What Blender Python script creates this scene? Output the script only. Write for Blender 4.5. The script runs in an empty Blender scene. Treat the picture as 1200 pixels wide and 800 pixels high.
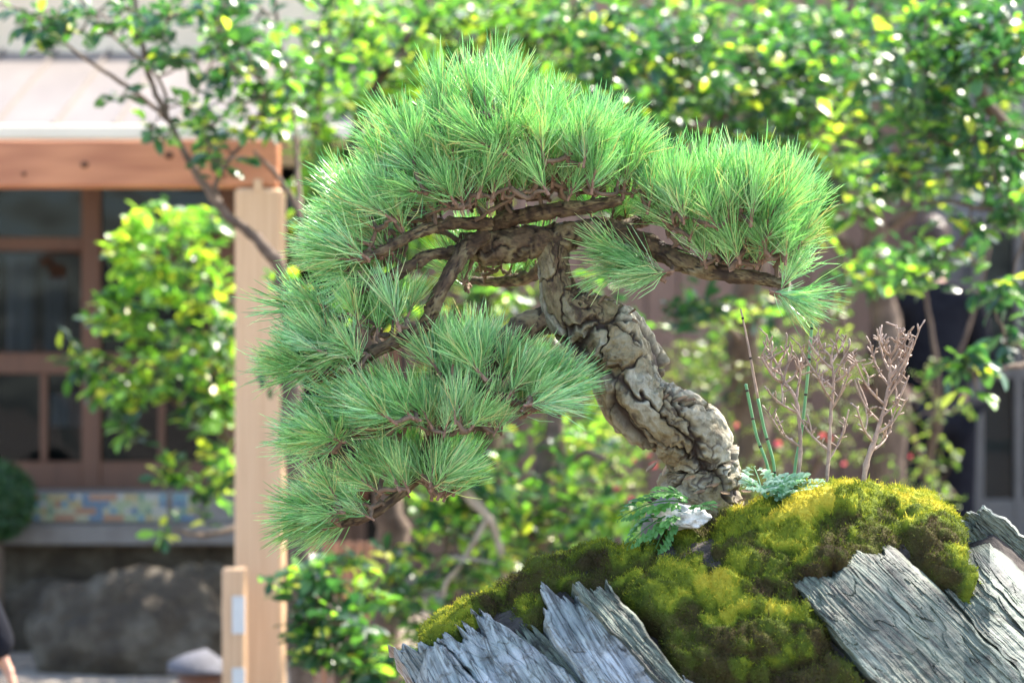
import bpy, bmesh, math, random
import numpy as np
from mathutils import Vector, Matrix

# ------------------------------------------------------------------ camera, sky, sun, exposure
S = bpy.context.scene
COL = S.collection
CAM_H = 1.1
K = (36.0 / 85.0) / 1200.0            # metres per photo pixel per metre of distance

cam_data = bpy.data.cameras.new('camera')
cam = bpy.data.objects.new('camera', cam_data)
COL.objects.link(cam)
cam.location = (0, 0, CAM_H)
cam.rotation_euler = (math.radians(90), 0, 0)
cam_data.lens = 85
cam_data.sensor_width = 36
cam_data.clip_end = 500
cam_data.clip_start = 0.05
cam_data.dof.use_dof = True
cam_data.dof.focus_distance = 2.80
cam_data.dof.aperture_fstop = 5.6
S.camera = cam

SUN_EL, SUN_AZ = math.radians(52), math.radians(50)     # azimuth from +Y towards +X
sun_vec = Vector((math.sin(SUN_AZ) * math.cos(SUN_EL), math.cos(SUN_AZ) * math.cos(SUN_EL), math.sin(SUN_EL)))
w = bpy.data.worlds.new('World')
S.world = w
w.use_nodes = True
nt = w.node_tree
sky = nt.nodes.new('ShaderNodeTexSky')
sky.sky_type = 'NISHITA'
sky.sun_disc = False
sky.sun_elevation = SUN_EL
sky.sun_rotation = SUN_AZ
sky.dust_density = 2.0
nt.links.new(sky.outputs[0], nt.nodes['Background'].inputs[0])
nt.nodes['Background'].inputs[1].default_value = 0.15
sl = bpy.data.lights.new('sun', 'SUN')
sl.energy = 3.6
sl.angle = math.radians(0.5)
sl.color = (1.0, 0.93, 0.82)
so = bpy.data.objects.new('sun', sl)
COL.objects.link(so)
so.rotation_euler = (-sun_vec).to_track_quat('-Z', 'Y').to_euler()
so.location = (3, 6, 8)
S.view_settings.view_transform = 'Standard'
S.view_settings.look = 'None'
S.view_settings.exposure = 2.4
S.view_settings.gamma = 1.0
S.cycles.use_denoising = True
S.cycles.sample_clamp_indirect = 6.0
S.cycles.max_bounces = 8
S.cycles.transparent_max_bounces = 8

rng = np.random.default_rng(7)
random.seed(7)


# ------------------------------------------------------------------ helpers
def P(px, py, Y):
    return Vector(((px - 600) * K * Y, Y, CAM_H - (py - 400) * K * Y))


def px_of(v):
    return 600 + v[0] / (K * v[1]), 400 - (v[2] - CAM_H) / (K * v[1])


def _hash(ix, iy, iz, seed):
    h = (ix * 374761393 + iy * 668265263 + iz * 2147483647 + seed * 1274126177) & 0xFFFFFFFF
    h = ((h ^ (h >> 13)) * 1103515245) & 0xFFFFFFFF
    h = ((h ^ (h >> 16)) * 2654435761) & 0xFFFFFFFF
    h = h ^ (h >> 15)
    return (h & 0xFFFFFF) / float(0xFFFFFF)


def vnoise(p, seed=0):
    p = np.asarray(p, float)
    i = np.floor(p).astype(np.int64)
    f = p - i
    f = f * f * (3 - 2 * f)
    r = 0
    for dx in (0, 1):
        for dy in (0, 1):
            for dz in (0, 1):
                wgt = (f[:, 0] if dx else 1 - f[:, 0]) * (f[:, 1] if dy else 1 - f[:, 1]) * (f[:, 2] if dz else 1 - f[:, 2])
                r = r + wgt * _hash(i[:, 0] + dx, i[:, 1] + dy, i[:, 2] + dz, seed)
    return r * 2 - 1


def fbm(p, octaves=4, seed=0, gain=0.5):
    p = np.asarray(p, float)
    a, s, r = 1.0, 1.0, 0
    for o in range(octaves):
        r = r + a * vnoise(p * s + o * 17.3, seed + o)
        a *= gain
        s *= 2.03
    return r


def sstep(x, a, b):
    t = np.clip((x - a) / (b - a), 0, 1)
    return t * t * (3 - 2 * t)


def link(o, parent=None):
    COL.objects.link(o)
    if parent is not None:
        o.parent = parent
    return o


def tag(o, label=None, cat=None, group=None, kind=None):
    if label: o['label'] = label
    if cat: o['category'] = cat
    if group: o['group'] = group
    if kind: o['kind'] = kind
    return o


def empty(name, loc, label=None, cat=None, group=None):
    o = bpy.data.objects.new(name, None)
    o.location = loc
    o.empty_display_size = 0.05
    COL.objects.link(o)
    tag(o, label, cat, group)
    return o


class MB:
    """collects triangles / quads with optional float attribute and material index"""

    def __init__(self):
        self.v, self.f, self.a, self.m, self.n = [], [], [], [], 0

    def add(self, verts, faces, attr=0.0, mi=0):
        verts = np.asarray(verts, float).reshape(-1, 3)
        faces = [tuple(i + self.n for i in f) for f in faces]
        self.v.append(verts)
        self.f.extend(faces)
        a = np.full(len(verts), float(attr)) if np.isscalar(attr) else np.asarray(attr, float)
        self.a.append(a)
        self.m.extend([mi] * len(faces))
        self.n += len(verts)
        return self

    def add_arr(self, verts, tris, attr, mi=0):
        """fast path: numpy tris"""
        self.v.append(verts)
        self.f.extend(map(tuple, (tris + self.n).tolist()))
        self.a.append(attr)
        self.m.extend([mi] * len(tris))
        self.n += len(verts)

    def box(self, x0, x1, y0, y1, z0, z1, attr=0.0, mi=0, bevel=0.0):
        b = min(bevel, (x1 - x0) * .45, (y1 - y0) * .45, (z1 - z0) * .45)
        if b <= 0:
            vs = [(x, y, z) for x in (x0, x1) for y in (y0, y1) for z in (z0, z1)]
            self.add(vs, [(0, 1, 3, 2), (4, 6, 7, 5), (0, 4, 5, 1), (2, 3, 7, 6), (0, 2, 6, 4), (1, 5, 7, 3)], attr, mi)
            return self
        bm = bmesh.new()
        bmesh.ops.create_cube(bm, size=1)
        for v in bm.verts:
            v.co = Vector((x0 + (v.co.x + .5) * (x1 - x0), y0 + (v.co.y + .5) * (y1 - y0), z0 + (v.co.z + .5) * (z1 - z0)))
        bmesh.ops.bevel(bm, geom=bm.edges[:], offset=b, segments=1, affect='EDGES')
        bm.verts.index_update()
        self.add([v.co[:] for v in bm.verts], [tuple(v.index for v in f.verts) for f in bm.faces], attr, mi)
        bm.free()
        return self

    def tube(self, pts, rad, n=8, attr=0.0, mi=0, cap=True, rough=0.0, seed=0):
        v, f = tube_geo(pts, rad, n, cap, rough, seed)
        self.add(v, f, attr, mi)
        return self

    def mesh(self, name, mats, smooth=False):
        me = bpy.data.meshes.new(name)
        V = np.concatenate(self.v) if self.v else np.zeros((0, 3))
        me.from_pydata(V.tolist(), [], self.f)
        if not isinstance(mats, (list, tuple)):
            mats = [mats]
        for m in mats:
            me.materials.append(m)
        if len(mats) > 1:
            me.polygons.foreach_set('material_index', self.m)
        at = me.attributes.new('rnd', 'FLOAT', 'POINT')
        at.data.foreach_set('value', np.concatenate(self.a).astype(np.float32))
        if smooth:
            me.polygons.foreach_set('use_smooth', [True] * len(me.polygons))
        me.update()
        return me

    def build(self, name, mats, parent=None, smooth=False):
        o = bpy.data.objects.new(name, self.mesh(name, mats, smooth))
        return link(o, parent)


def catmull(pts, sub):
    pts = np.asarray(pts, float)
    n = len(pts)
    out = []
    for i in range(n - 1):
        p0, p1, p2, p3 = pts[max(i - 1, 0)], pts[i], pts[i + 1], pts[min(i + 2, n - 1)]
        for k in range(sub):
            t = k / sub
            out.append(0.5 * ((2 * p1) + (-p0 + p2) * t + (2 * p0 - 5 * p1 + 4 * p2 - p3) * t * t + (-p0 + 3 * p1 - 3 * p2 + p3) * t ** 3))
    out.append(pts[-1])
    return np.array(out)


def frames(p):
    p = np.asarray(p, float)
    t = np.gradient(p, axis=0)
    t /= np.maximum(np.linalg.norm(t, axis=1, keepdims=True), 1e-9)
    u = np.zeros_like(t)
    a = np.array([0, 1.0, 0]) if abs(t[0][1]) < .9 else np.array([1.0, 0, 0])
    u0 = np.cross(t[0], a)
    u0 /= np.linalg.norm(u0)
    u[0] = u0
    for i in range(1, len(p)):
        q = u[i - 1] - t[i] * np.dot(u[i - 1], t[i])
        u[i] = q / max(np.linalg.norm(q), 1e-9)
    return t, u, np.cross(t, u)


def tube_geo(pts, rad, n=8, cap=True, rough=0.0, seed=0):
    pts = np.asarray(pts, float)
    rad = np.broadcast_to(np.asarray(rad, float), (len(pts),)).copy()
    t, u, w_ = frames(pts)
    th = np.linspace(0, 2 * math.pi, n, endpoint=False)
    ring = u[:, None, :] * np.cos(th)[None, :, None] + w_[:, None, :] * np.sin(th)[None, :, None]
    r = np.repeat(rad[:, None], n, 1)
    if rough > 0:
        q = (pts[:, None, :] + ring * rad[:, None, None]).reshape(-1, 3)
        r = r * (1 + rough * fbm(q / (rad.mean() * 1.3), 3, seed).reshape(r.shape))
    v = (pts[:, None, :] + ring * r[:, :, None]).reshape(-1, 3)
    f = []
    for i in range(len(pts) - 1):
        for j in range(n):
            a, b = i * n + j, i * n + (j + 1) % n
            f.append((a, b, b + n, a + n))
    if cap:
        m = len(v)
        v = np.vstack([v, pts[0], pts[-1] + t[-1] * rad[-1] * .5])
        for j in range(n):
            f.append((m, (j + 1) % n, j))
            f.append((m + 1, (len(pts) - 1) * n + j, (len(pts) - 1) * n + (j + 1) % n))
    return v, f


# ------------------------------------------------------------------ materials
def newmat(name):
    m = bpy.data.materials.new(name)
    m.use_nodes = True
    t = m.node_tree
    return m, t, t.nodes['Principled BSDF'], t.nodes['Material Output']


def N(t, typ, **kw):
    n = t.nodes.new(typ)
    for k, v in kw.items():
        if k in n.inputs:
            n.inputs[k].default_value = v
        else:
            setattr(n, k, v)
    return n


def ramp(t, fac, stops, interp='LINEAR'):
    r = t.nodes.new('ShaderNodeValToRGB')
    r.color_ramp.interpolation = interp
    e = r.color_ramp.elements
    while len(e) < len(stops):
        e.new(0.5)
    for k, (p, c) in enumerate(stops):
        e[k].position = p
        e[k].color = (*c, 1)
    if fac is not None:
        t.links.new(fac, r.inputs[0])
    return r


def coords(t, scale=(1, 1, 1), rot=(0, 0, 0), kind='Object'):
    tc = t.nodes.new('ShaderNodeTexCoord')
    mp = t.nodes.new('ShaderNodeMapping')
    mp.inputs['Scale'].default_value = scale
    mp.inputs['Rotation'].default_value = rot
    t.links.new(tc.outputs[kind], mp.inputs[0])
    return mp.outputs[0]


def bump(t, bsdf, h, strength=.3, dist=.01):
    b = t.nodes.new('ShaderNodeBump')
    b.inputs['Strength'].default_value = strength
    b.inputs['Distance'].default_value = dist
    t.links.new(h, b.inputs['Height'])
    t.links.new(b.outputs[0], bsdf.inputs['Normal'])
    return b


def noise_mat(name, stops, scale=5, rough=.8, bstr=.3, bdist=.01, stretch=(1, 1, 1), rot=(0, 0, 0), detail=8, spec=.3, attr=0.0, metallic=0.0):
    m, t, b, _ = newmat(name)
    c = coords(t, stretch, rot)
    n = N(t, 'ShaderNodeTexNoise', Scale=scale, Detail=detail, Roughness=.65)
    t.links.new(c, n.inputs['Vector'])
    fac = n.outputs[0]
    if attr:
        a = N(t, 'ShaderNodeAttribute', attribute_name='rnd')
        mx = N(t, 'ShaderNodeMix', data_type='FLOAT')
        mx.inputs[0].default_value = attr
        t.links.new(fac, mx.inputs[2])
        t.links.new(a.outputs['Fac'], mx.inputs[3])
        fac = mx.outputs[0]
    r = ramp(t, fac, stops)
    t.links.new(r.outputs[0], b.inputs['Base Color'])
    b.inputs['Roughness'].default_value = rough
    b.inputs['Specular IOR Level'].default_value = spec
    b.inputs['Metallic'].default_value = metallic
    n2 = N(t, 'ShaderNodeTexNoise', Scale=scale * 3.3, Detail=6)
    t.links.new(c, n2.inputs['Vector'])
    bump(t, b, n2.outputs[0], bstr, bdist)
    return m


def leaf_mat(name, stops, rough=.28, transl=.42, tgain=(1.35, 1.75, .8), spec=.6):
    m, t, b, out = newmat(name)
    a = N(t, 'ShaderNodeAttribute', attribute_name='rnd')
    r = ramp(t, a.outputs['Fac'], stops)
    c = coords(t, (1, 1, 1))
    n = N(t, 'ShaderNodeTexNoise', Scale=60.0, Detail=3)
    t.links.new(c, n.inputs['Vector'])
    hs = N(t, 'ShaderNodeHueSaturation')
    mr = N(t, 'ShaderNodeMapRange')
    mr.inputs[3].default_value = .7
    mr.inputs[4].default_value = 1.3
    t.links.new(n.outputs[0], mr.inputs[0])
    t.links.new(mr.outputs[0], hs.inputs['Value'])
    t.links.new(r.outputs[0], hs.inputs['Color'])
    t.links.new(hs.outputs[0], b.inputs['Base Color'])
    b.inputs['Roughness'].default_value = rough
    b.inputs['Specular IOR Level'].default_value = spec
    tr = N(t, 'ShaderNodeBsdfTranslucent')
    mu = N(t, 'ShaderNodeMix', data_type='RGBA', blend_type='MULTIPLY')
    mu.inputs[0].default_value = 1
    mu.clamp_result = False
    t.links.new(hs.outputs[0], mu.inputs[6])
    mu.inputs[7].default_value = (*tgain, 1)
    t.links.new(mu.outputs[2], tr.inputs[0])
    mx = N(t, 'ShaderNodeMixShader')
    mx.inputs[0].default_value = transl
    t.links.new(b.outputs[0], mx.inputs[1])
    t.links.new(tr.outputs[0], mx.inputs[2])
    t.links.new(mx.outputs[0], out.inputs[0])
    return m


def wood_mat(name, c1, c2, axis='Z', scale=1.0, rough=.6, knots=False):
    m, t, b, _ = newmat(name)
    st = {'Z': (14, 14, .8), 'X': (.8, 14, 14)}[axis]
    c = coords(t, tuple(s * scale for s in st))
    n = N(t, 'ShaderNodeTexNoise', Scale=3.0, Detail=7, Roughness=.6, Distortion=.6)
    t.links.new(c, n.inputs['Vector'])
    wv = N(t, 'ShaderNodeTexWave', Scale=1.6, Distortion=7.0, Detail=3)
    t.links.new(c, wv.inputs['Vector'])
    ad = N(t, 'ShaderNodeMath', operation='MULTIPLY_ADD')
    t.links.new(wv.outputs['Fac'], ad.inputs[0])
    ad.inputs[1].default_value = .35
    t.links.new(n.outputs[0], ad.inputs[2])
    r = ramp(t, ad.outputs[0], [(.3, c2), (.9, c1)])
    t.links.new(r.outputs[0], b.inputs['Base Color'])
    b.inputs['Roughness'].default_value = rough
    bump(t, b, ad.outputs[0], .15, .002)
    return m


M_LEAF = leaf_mat('glossy_leaf', [(0, (.016, .052, .026)), (.35, (.032, .088, .036)), (.6, (.07, .16, .035)), (.85, (.21, .40, .05)), (1, (.50, .50, .06))], rough=.34)
M_SMALL = leaf_mat('small_leaf', [(0, (.05, .09, .02)), (.6, (.15, .22, .04)), (1, (.32, .33, .08))], rough=.4, spec=.4)
M_NEEDLE = leaf_mat('pine_needle', [(0, (.095, .25, .085)), (.5, (.28, .54, .22)), (.88, (.54, .76, .41)), (1, (.64, .54, .28))], rough=.28, transl=.42, tgain=(1.28, 1.4, 1.02), spec=.9)
M_BUD = noise_mat('bud_scales', [(.3, (.10, .05, .03)), (.7, (.28, .18, .13))], scale=150, bstr=.2)
M_PETAL = leaf_mat('petal', [(0, (.6, .05, .12)), (1, (.7, .2, .3))], rough=.5, spec=.2)
M_FERN = leaf_mat('fern_frond', [(0, (.05, .16, .04)), (1, (.14, .30, .08))], rough=.4, spec=.4)
M_HERB = leaf_mat('downy_herb', [(0, (.12, .3, .16)), (1, (.42, .52, .4))], rough=.45, spec=.4)
M_TWIG = noise_mat('twig_bark', [(.3, (.06, .038, .026)), (.7, (.22, .15, .10))], scale=60, rough=.8, bstr=.5, bdist=.002)
M_DTWIG = noise_mat('dead_twig', [(.3, (.13, .085, .062)), (.7, (.42, .29, .21))], scale=80, rough=.6, bstr=.4, bdist=.001, spec=.5)
M_BRANCH = noise_mat('shrub_bark', [(.3, (.045, .03, .022)), (.7, (.17, .12, .085))], scale=18, rough=.85, bstr=.6, bdist=.008)
M_PALEBR = noise_mat('pale_bark', [(.3, (.22, .16, .11)), (.7, (.5, .41, .32))], scale=14, rough=.8, bstr=.5, bdist=.006)
M_POST = wood_mat('pale_planed_wood', (.60, .39, .23), (.47, .28, .145), 'Z')
M_BEAM = wood_mat('reddish_planed_wood', (.47, .19, .085), (.33, .115, .05), 'X')
M_FRAME = wood_mat('brown_frame_wood', (.14, .058, .028), (.07, .028, .014), 'Z')
M_BOARD = wood_mat('weathered_board', (.30, .18, .125), (.18, .105, .07), 'Z', rough=.85)
M_FENCE = wood_mat('rust_brown_board', (.42, .20, .11), (.26, .11, .06), 'Z', rough=.8)
M_PLASTER = noise_mat('beige_plaster', [(.3, (.62, .48, .33)), (.7, (.72, .58, .42))], scale=3, rough=.9, bstr=.1)
M_ROOF = noise_mat('pale_metal_roof', [(.3, (.105, .085, .07)), (.7, (.15, .125, .105))], scale=2, rough=.6, bstr=.05, stretch=(3, .4, 3), spec=.5)
M_GUTTER = noise_mat('cream_fascia', [(.3, (.6, .52, .4)), (.7, (.68, .6, .47))], scale=4, rough=.5, bstr=.05)
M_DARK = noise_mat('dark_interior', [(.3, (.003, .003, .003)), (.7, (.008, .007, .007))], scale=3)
M_STONE = noise_mat('dark_garden_stone', [(.25, (.016, .012, .009)), (.5, (.055, .042, .028)), (.75, (.14, .12, .09))], scale=7, rough=.85, bstr=.8, bdist=.03)
M_LEDGE = noise_mat('grey_ledge_stone', [(.3, (.14, .12, .105)), (.7, (.22, .20, .18))], scale=6, rough=.85, bstr=.3)
M_BLACK = noise_mat('black_cloth', [(.3, (.005, .005, .008)), (.7, (.012, .013, .018))], scale=30, rough=.95, bstr=.3, spec=.1)
M_SKIN = noise_mat('skin', [(.3, (.42, .22, .15)), (.7, (.52, .30, .21))], scale=12, rough=.5, bstr=.05)
M_HAIR = noise_mat('dark_brown_hair', [(.3, (.02, .012, .008)), (.7, (.07, .04, .025))], scale=40, rough=.45, bstr=.4, stretch=(1, 1, .2))
M_PAPER = noise_mat('white_paper', [(.3, (.5, .5, .48)), (.7, (.6, .6, .57))], scale=20, rough=.7, bstr=.05)
M_LICHEN = noise_mat('pale_lichen', [(.35, (.3, .3, .27)), (.6, (.72, .70, .66))], scale=60, rough=.9, bstr=.8, bdist=.004)


def bark_mat():
    m, t, b, _ = newmat('pine_bark')
    a = N(t, 'ShaderNodeAttribute', attribute_name='rnd')
    cr = N(t, 'ShaderNodeAttribute', attribute_name='fissure')
    r = ramp(t, a.outputs['Fac'], [(0, (.06, .036, .019)), (.3, (.125, .085, .045)), (.55, (.185, .148, .075)), (.78, (.225, .20, .13)), (1, (.33, .31, .235))])
    c = coords(t)
    n = N(t, 'ShaderNodeTexNoise', Scale=55.0, Detail=9, Roughness=.7)
    t.links.new(c, n.inputs['Vector'])
    r2 = ramp(t, n.outputs[0], [(.36, (.30, .25, .2)), (.47, (.85, .82, .78)), (.6, (1.1, 1.1, 1.1)), (.72, (1.6, 1.6, 1.6))])
    mu = N(t, 'ShaderNodeMix', data_type='RGBA', blend_type='MULTIPLY')
    mu.inputs[0].default_value = .85
    t.links.new(r.outputs[0], mu.inputs[6])
    t.links.new(r2.outputs[0], mu.inputs[7])
    mx = N(t, 'ShaderNodeMix', data_type='RGBA')
    t.links.new(cr.outputs['Fac'], mx.inputs[0])
    mx.inputs[6].default_value = (.030, .018, .011, 1)
    t.links.new(mu.outputs[2], mx.inputs[7])
    t.links.new(mx.outputs[2], b.inputs['Base Color'])
    b.inputs['Roughness'].default_value = .75
    b.inputs['Specular IOR Level'].default_value = .35
    n2 = N(t, 'ShaderNodeTexNoise', Scale=220.0, Detail=6, Roughness=.7)
    t.links.new(c, n2.inputs['Vector'])
    bump(t, b, n2.outputs[0], .6, .0025)
    return m


def slate_mat(name, dark, mid, light, ang):
    m, t, b, _ = newmat(name)
    c0 = coords(t, (1, 1, 1), (0, ang, 0))
    mp = N(t, 'ShaderNodeMapping')
    mp.inputs['Scale'].default_value = (.9, 1.0, 16)
    t.links.new(c0, mp.inputs[0])
    n = N(t, 'ShaderNodeTexNoise', Scale=5.0, Detail=10, Roughness=.68, Distortion=.4)
    t.links.new(mp.outputs[0], n.inputs['Vector'])
    r = ramp(t, n.outputs[0], [(.34, dark), (.43, mid), (.56, light), (.78, tuple(min(.8, x * 1.25) for x in light))])
    n3 = N(t, 'ShaderNodeTexNoise', Scale=9.0, Detail=5)
    t.links.new(c0, n3.inputs['Vector'])
    r3 = ramp(t, n3.outputs[0], [(.36, (1.05, 1.05, 1.05)), (.5, (.72, .78, .72)), (.62, (.95, .95, .9)), (.74, (.62, .5, .38))])
    mu = N(t, 'ShaderNodeMix', data_type='RGBA', blend_type='MULTIPLY')
    mu.inputs[0].default_value = .9
    t.links.new(r.outputs[0], mu.inputs[6])
    t.links.new(r3.outputs[0], mu.inputs[7])
    ms = N(t, 'ShaderNodeMapping')
    ms.inputs['Scale'].default_value = (1.6, 1.5, 26)
    t.links.new(c0, ms.inputs[0])
    ns = N(t, 'ShaderNodeTexNoise', Scale=4.0, Detail=4, Roughness=.55, Distortion=.8)
    t.links.new(ms.outputs[0], ns.inputs['Vector'])
    rs = ramp(t, ns.outputs[0], [(.455, (1, 1, 1)), (.485, (.16, .14, .12)), (.50, (.14, .12, .10)), (.53, (1, 1, 1))])
    nb = N(t, 'ShaderNodeTexNoise', Scale=45.0, Detail=6, Roughness=.7)
    t.links.new(c0, nb.inputs['Vector'])
    rb_ = ramp(t, nb.outputs[0], [(.36, (.45, .40, .34)), (.46, (1, 1, 1)), (.60, (1, 1, 1)), (.72, (1.35, 1.35, 1.25))])
    m2 = N(t, 'ShaderNodeMix', data_type='RGBA', blend_type='MULTIPLY')
    m2.inputs[0].default_value = .8
    t.links.new(mu.outputs[2], m2.inputs[6]); t.links.new(rs.outputs[0], m2.inputs[7])
    m3 = N(t, 'ShaderNodeMix', data_type='RGBA', blend_type='MULTIPLY')
    m3.inputs[0].default_value = .85
    t.links.new(m2.outputs[2], m3.inputs[6]); t.links.new(rb_.outputs[0], m3.inputs[7])
    t.links.new(m3.outputs[2], b.inputs['Base Color'])
    b.inputs['Roughness'].default_value = .62
    b.inputs['Specular IOR Level'].default_value = .45
    n2 = N(t, 'ShaderNodeTexNoise', Scale=16.0, Detail=9, Roughness=.7)
    t.links.new(mp.outputs[0], n2.inputs['Vector'])
    bump(t, b, n2.outputs[0], .5, .004)
    return m


M_BARK = bark_mat()
M_SLATE = slate_mat('blue_grey_slate', (.03, .033, .036), (.15, .165, .172), (.34, .36, .365), math.radians(-56))
M_SLATE_G = slate_mat('green_grey_slate', (.018, .020, .015), (.068, .080, .060), (.15, .168, .128), math.radians(-43))
M_ROCKB = noise_mat('dark_soil_rock', [(.3, (.018, .015, .013)), (.55, (.045, .036, .03)), (.75, (.085, .07, .06))], scale=14, rough=.95, bstr=.9, bdist=.012)


def moss_mat():
    m, t, b, out = newmat('moss')
    a = N(t, 'ShaderNodeAttribute', attribute_name='rnd')
    c = coords(t)
    n = N(t, 'ShaderNodeTexNoise', Scale=14.0, Detail=7, Roughness=.6)
    t.links.new(c, n.inputs['Vector'])
    ad = N(t, 'ShaderNodeMath', operation='MULTIPLY_ADD')
    t.links.new(n.outputs[0], ad.inputs[0])
    ad.inputs[1].default_value = .8
    t.links.new(a.outputs['Fac'], ad.inputs[2])
    r = ramp(t, ad.outputs[0], [(.24, (.035, .020, .012)), (.40, (.060, .050, .016)), (.58, (.085, .115, .014)), (.80, (.24, .28, .022)), (.98, (.50, .42, .045))])
    t.links.new(r.outputs[0], b.inputs['Base Color'])
    b.inputs['Roughness'].default_value = .9
    b.inputs['Specular IOR Level'].default_value = .15
    tr = N(t, 'ShaderNodeBsdfTranslucent')
    t.links.new(r.outputs[0], tr.inputs[0])
    mx = N(t, 'ShaderNodeMixShader')
    mx.inputs[0].default_value = .3
    t.links.new(b.outputs[0], mx.inputs[1])
    t.links.new(tr.outputs[0], mx.inputs[2])
    t.links.new(mx.outputs[0], out.inputs[0])
    n2 = N(t, 'ShaderNodeTexNoise', Scale=260.0, Detail=4)
    t.links.new(c, n2.inputs['Vector'])
    bump(t, b, n2.outputs[0], .9, .004)
    return m


M_MOSS = moss_mat()


def gravel_mat():
    m, t, b, _ = newmat('sandy_gravel')
    c = coords(t)
    v = N(t, 'ShaderNodeTexVoronoi', Scale=70.0)
    t.links.new(c, v.inputs['Vector'])
    n = N(t, 'ShaderNodeTexNoise', Scale=1.2, Detail=6)
    t.links.new(c, n.inputs['Vector'])
    r = ramp(t, v.outputs['Color'], [(.1, (.15, .12, .095)), (.5, (.26, .215, .17)), (.9, (.36, .32, .27))])
    r2 = ramp(t, n.outputs[0], [(.35, (.75, .7, .65)), (.65, (1.05, 1.05, 1.05))])
    mu = N(t, 'ShaderNodeMix', data_type='RGBA', blend_type='MULTIPLY')
    mu.inputs[0].default_value = 1
    t.links.new(r.outputs[0], mu.inputs[6])
    t.links.new(r2.outputs[0], mu.inputs[7])
    t.links.new(mu.outputs[2], b.inputs['Base Color'])
    b.inputs['Roughness'].default_value = .9
    bump(t, b, v.outputs['Distance'], .8, .01)
    return m


def glass_mat():
    m, t, b, out = newmat('window_glass')
    gl = N(t, 'ShaderNodeBsdfGlossy', Roughness=.03)
    gl.inputs[0].default_value = (.9, .95, 1, 1)
    tr = N(t, 'ShaderNodeBsdfTransparent')
    tr.inputs[0].default_value = (.5, .53, .55, 1)
    c = coords(t)
    n = N(t, 'ShaderNodeTexNoise', Scale=2.2, Detail=2)
    t.links.new(c, n.inputs['Vector'])
    bp = N(t, 'ShaderNodeBump', Strength=.25, Distance=.05)
    t.links.new(n.outputs[0], bp.inputs['Height'])
    t.links.new(bp.outputs[0], gl.inputs['Normal'])
    mx = N(t, 'ShaderNodeMixShader')
    mx.inputs[0].default_value = .014
    t.links.new(tr.outputs[0], mx.inputs[1])
    t.links.new(gl.outputs[0], mx.inputs[2])
    t.links.new(mx.outputs[0], out.inputs[0])
    return m


M_GRAVEL = gravel_mat()
M_GLASS = glass_mat()

# ------------------------------------------------------------------ ground
gm = MB()
xs = np.linspace(-60, 60, 25)
ys = np.concatenate([np.linspace(-30, 2, 6), np.linspace(3, 14, 45), np.linspace(16, 120, 12)])
G = np.array([(x, y, 0.02 * math.sin(x * .8 + y * .5) * (1 if 3 < y < 13 else 0)) for y in ys for x in xs])
gm.add(G, [(j * 25 + i, j * 25 + i + 1, (j + 1) * 25 + i + 1, (j + 1) * 25 + i) for j in range(len(ys) - 1) for i in range(24)])
tag(gm.build('ground', M_GRAVEL, smooth=True), kind='structure')


# ------------------------------------------------------------------ leaves and shrubs
def leaf_shape(L, W, fold, curl, seed):
    r = random.Random(seed)
    prof = [(0.0, 0.0), (.12, .35), (.38, .82), (.62, 1.0), (.84, .72), (1.0, 0.0)]
    V, F, mid, lt, rt = [], [], [], [], []
    for t, wd in prof:
        z = -curl * L * t * t
        mid.append(len(V)); V.append((0, t * L, z))
        if wd > 0:
            ww = wd * W / 2
            lt.append(len(V)); V.append((-ww, t * L, z + fold * ww))
            rt.append(len(V)); V.append((ww, t * L, z + fold * ww))
    V = np.array(V)
    V[:, 2] += np.array([r.uniform(-.02, .02) * L for _ in V])
    for side, sgn in ((lt, 1), (rt, -1)):
        F.append((mid[0], mid[1], side[0]) if sgn > 0 else (mid[0], side[0], mid[1]))
        for k in range(3):
            q = (mid[k + 1], mid[k + 2], side[k + 1], side[k])
            F.append(q if sgn > 0 else q[::-1])
        F.append((mid[4], mid[5], side[3]) if sgn > 0 else (mid[4], side[3], mid[5]))
    return V, F


def rotm(d, up, roll=0.0):
    d = Vector(d).normalized()
    up = Vector(up)
    x = d.cross(up)
    if x.length < 1e-4:
        x = d.cross(Vector((1, 0, 0)))
    x.normalize()
    z = x.cross(d)
    m = Matrix((x, d, z)).transposed()
    return m @ Matrix.Rotation(roll, 3, 'Y')


_leafcache = {}


def leaf_mesh(L, mat, shape, rq):
    key = (round(L, 4), mat.name, shape, rq)
    if key not in _leafcache:
        mb = MB()
        V, F = leaf_shape(L, L * (.46 + .05 * (shape % 3)), .25 + .12 * (shape % 2), .1 + .07 * (shape % 4), shape)
        mb.add(V, F, rq / 10)
        _leafcache[key] = mb.mesh('leaf', mat, smooth=True)
    return _leafcache[key]


def attach(nodes, targets, mb, r0=.0022, r1=.0012, sag=.0, n=5, jitter=.12, maxlen=None):
    """grow thin twigs from the existing network to every target (nearest first)"""
    nodes = [np.array(p, float) for p in nodes]
    arr = np.array(nodes)
    todo = [np.array(t, float) for t in targets]
    d = [np.min(np.linalg.norm(arr - t, axis=1)) for t in todo]
    for k in np.argsort(d):
        t = todo[k]
        dd = np.linalg.norm(arr - t, axis=1)
        a = arr[int(np.argmin(dd))]
        ln = np.linalg.norm(t - a)
        if ln < 1e-4:
            continue
        mid1 = a + (t - a) * .35 + rng.normal(0, jitter * ln * .5, 3) - np.array([0, 0, sag * ln])
        mid2 = a + (t - a) * .7 + rng.normal(0, jitter * ln * .4, 3) - np.array([0, 0, sag * ln * .6])
        pts = catmull([a, mid1, mid2, t], 3)
        v, f = tube_geo(pts, np.linspace(r0 * (1 + min(ln * 3, 1.2)), r1, len(pts)), n, True)
        mb.add(v, f)
        arr = np.vstack([arr, pts[2:]])


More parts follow.
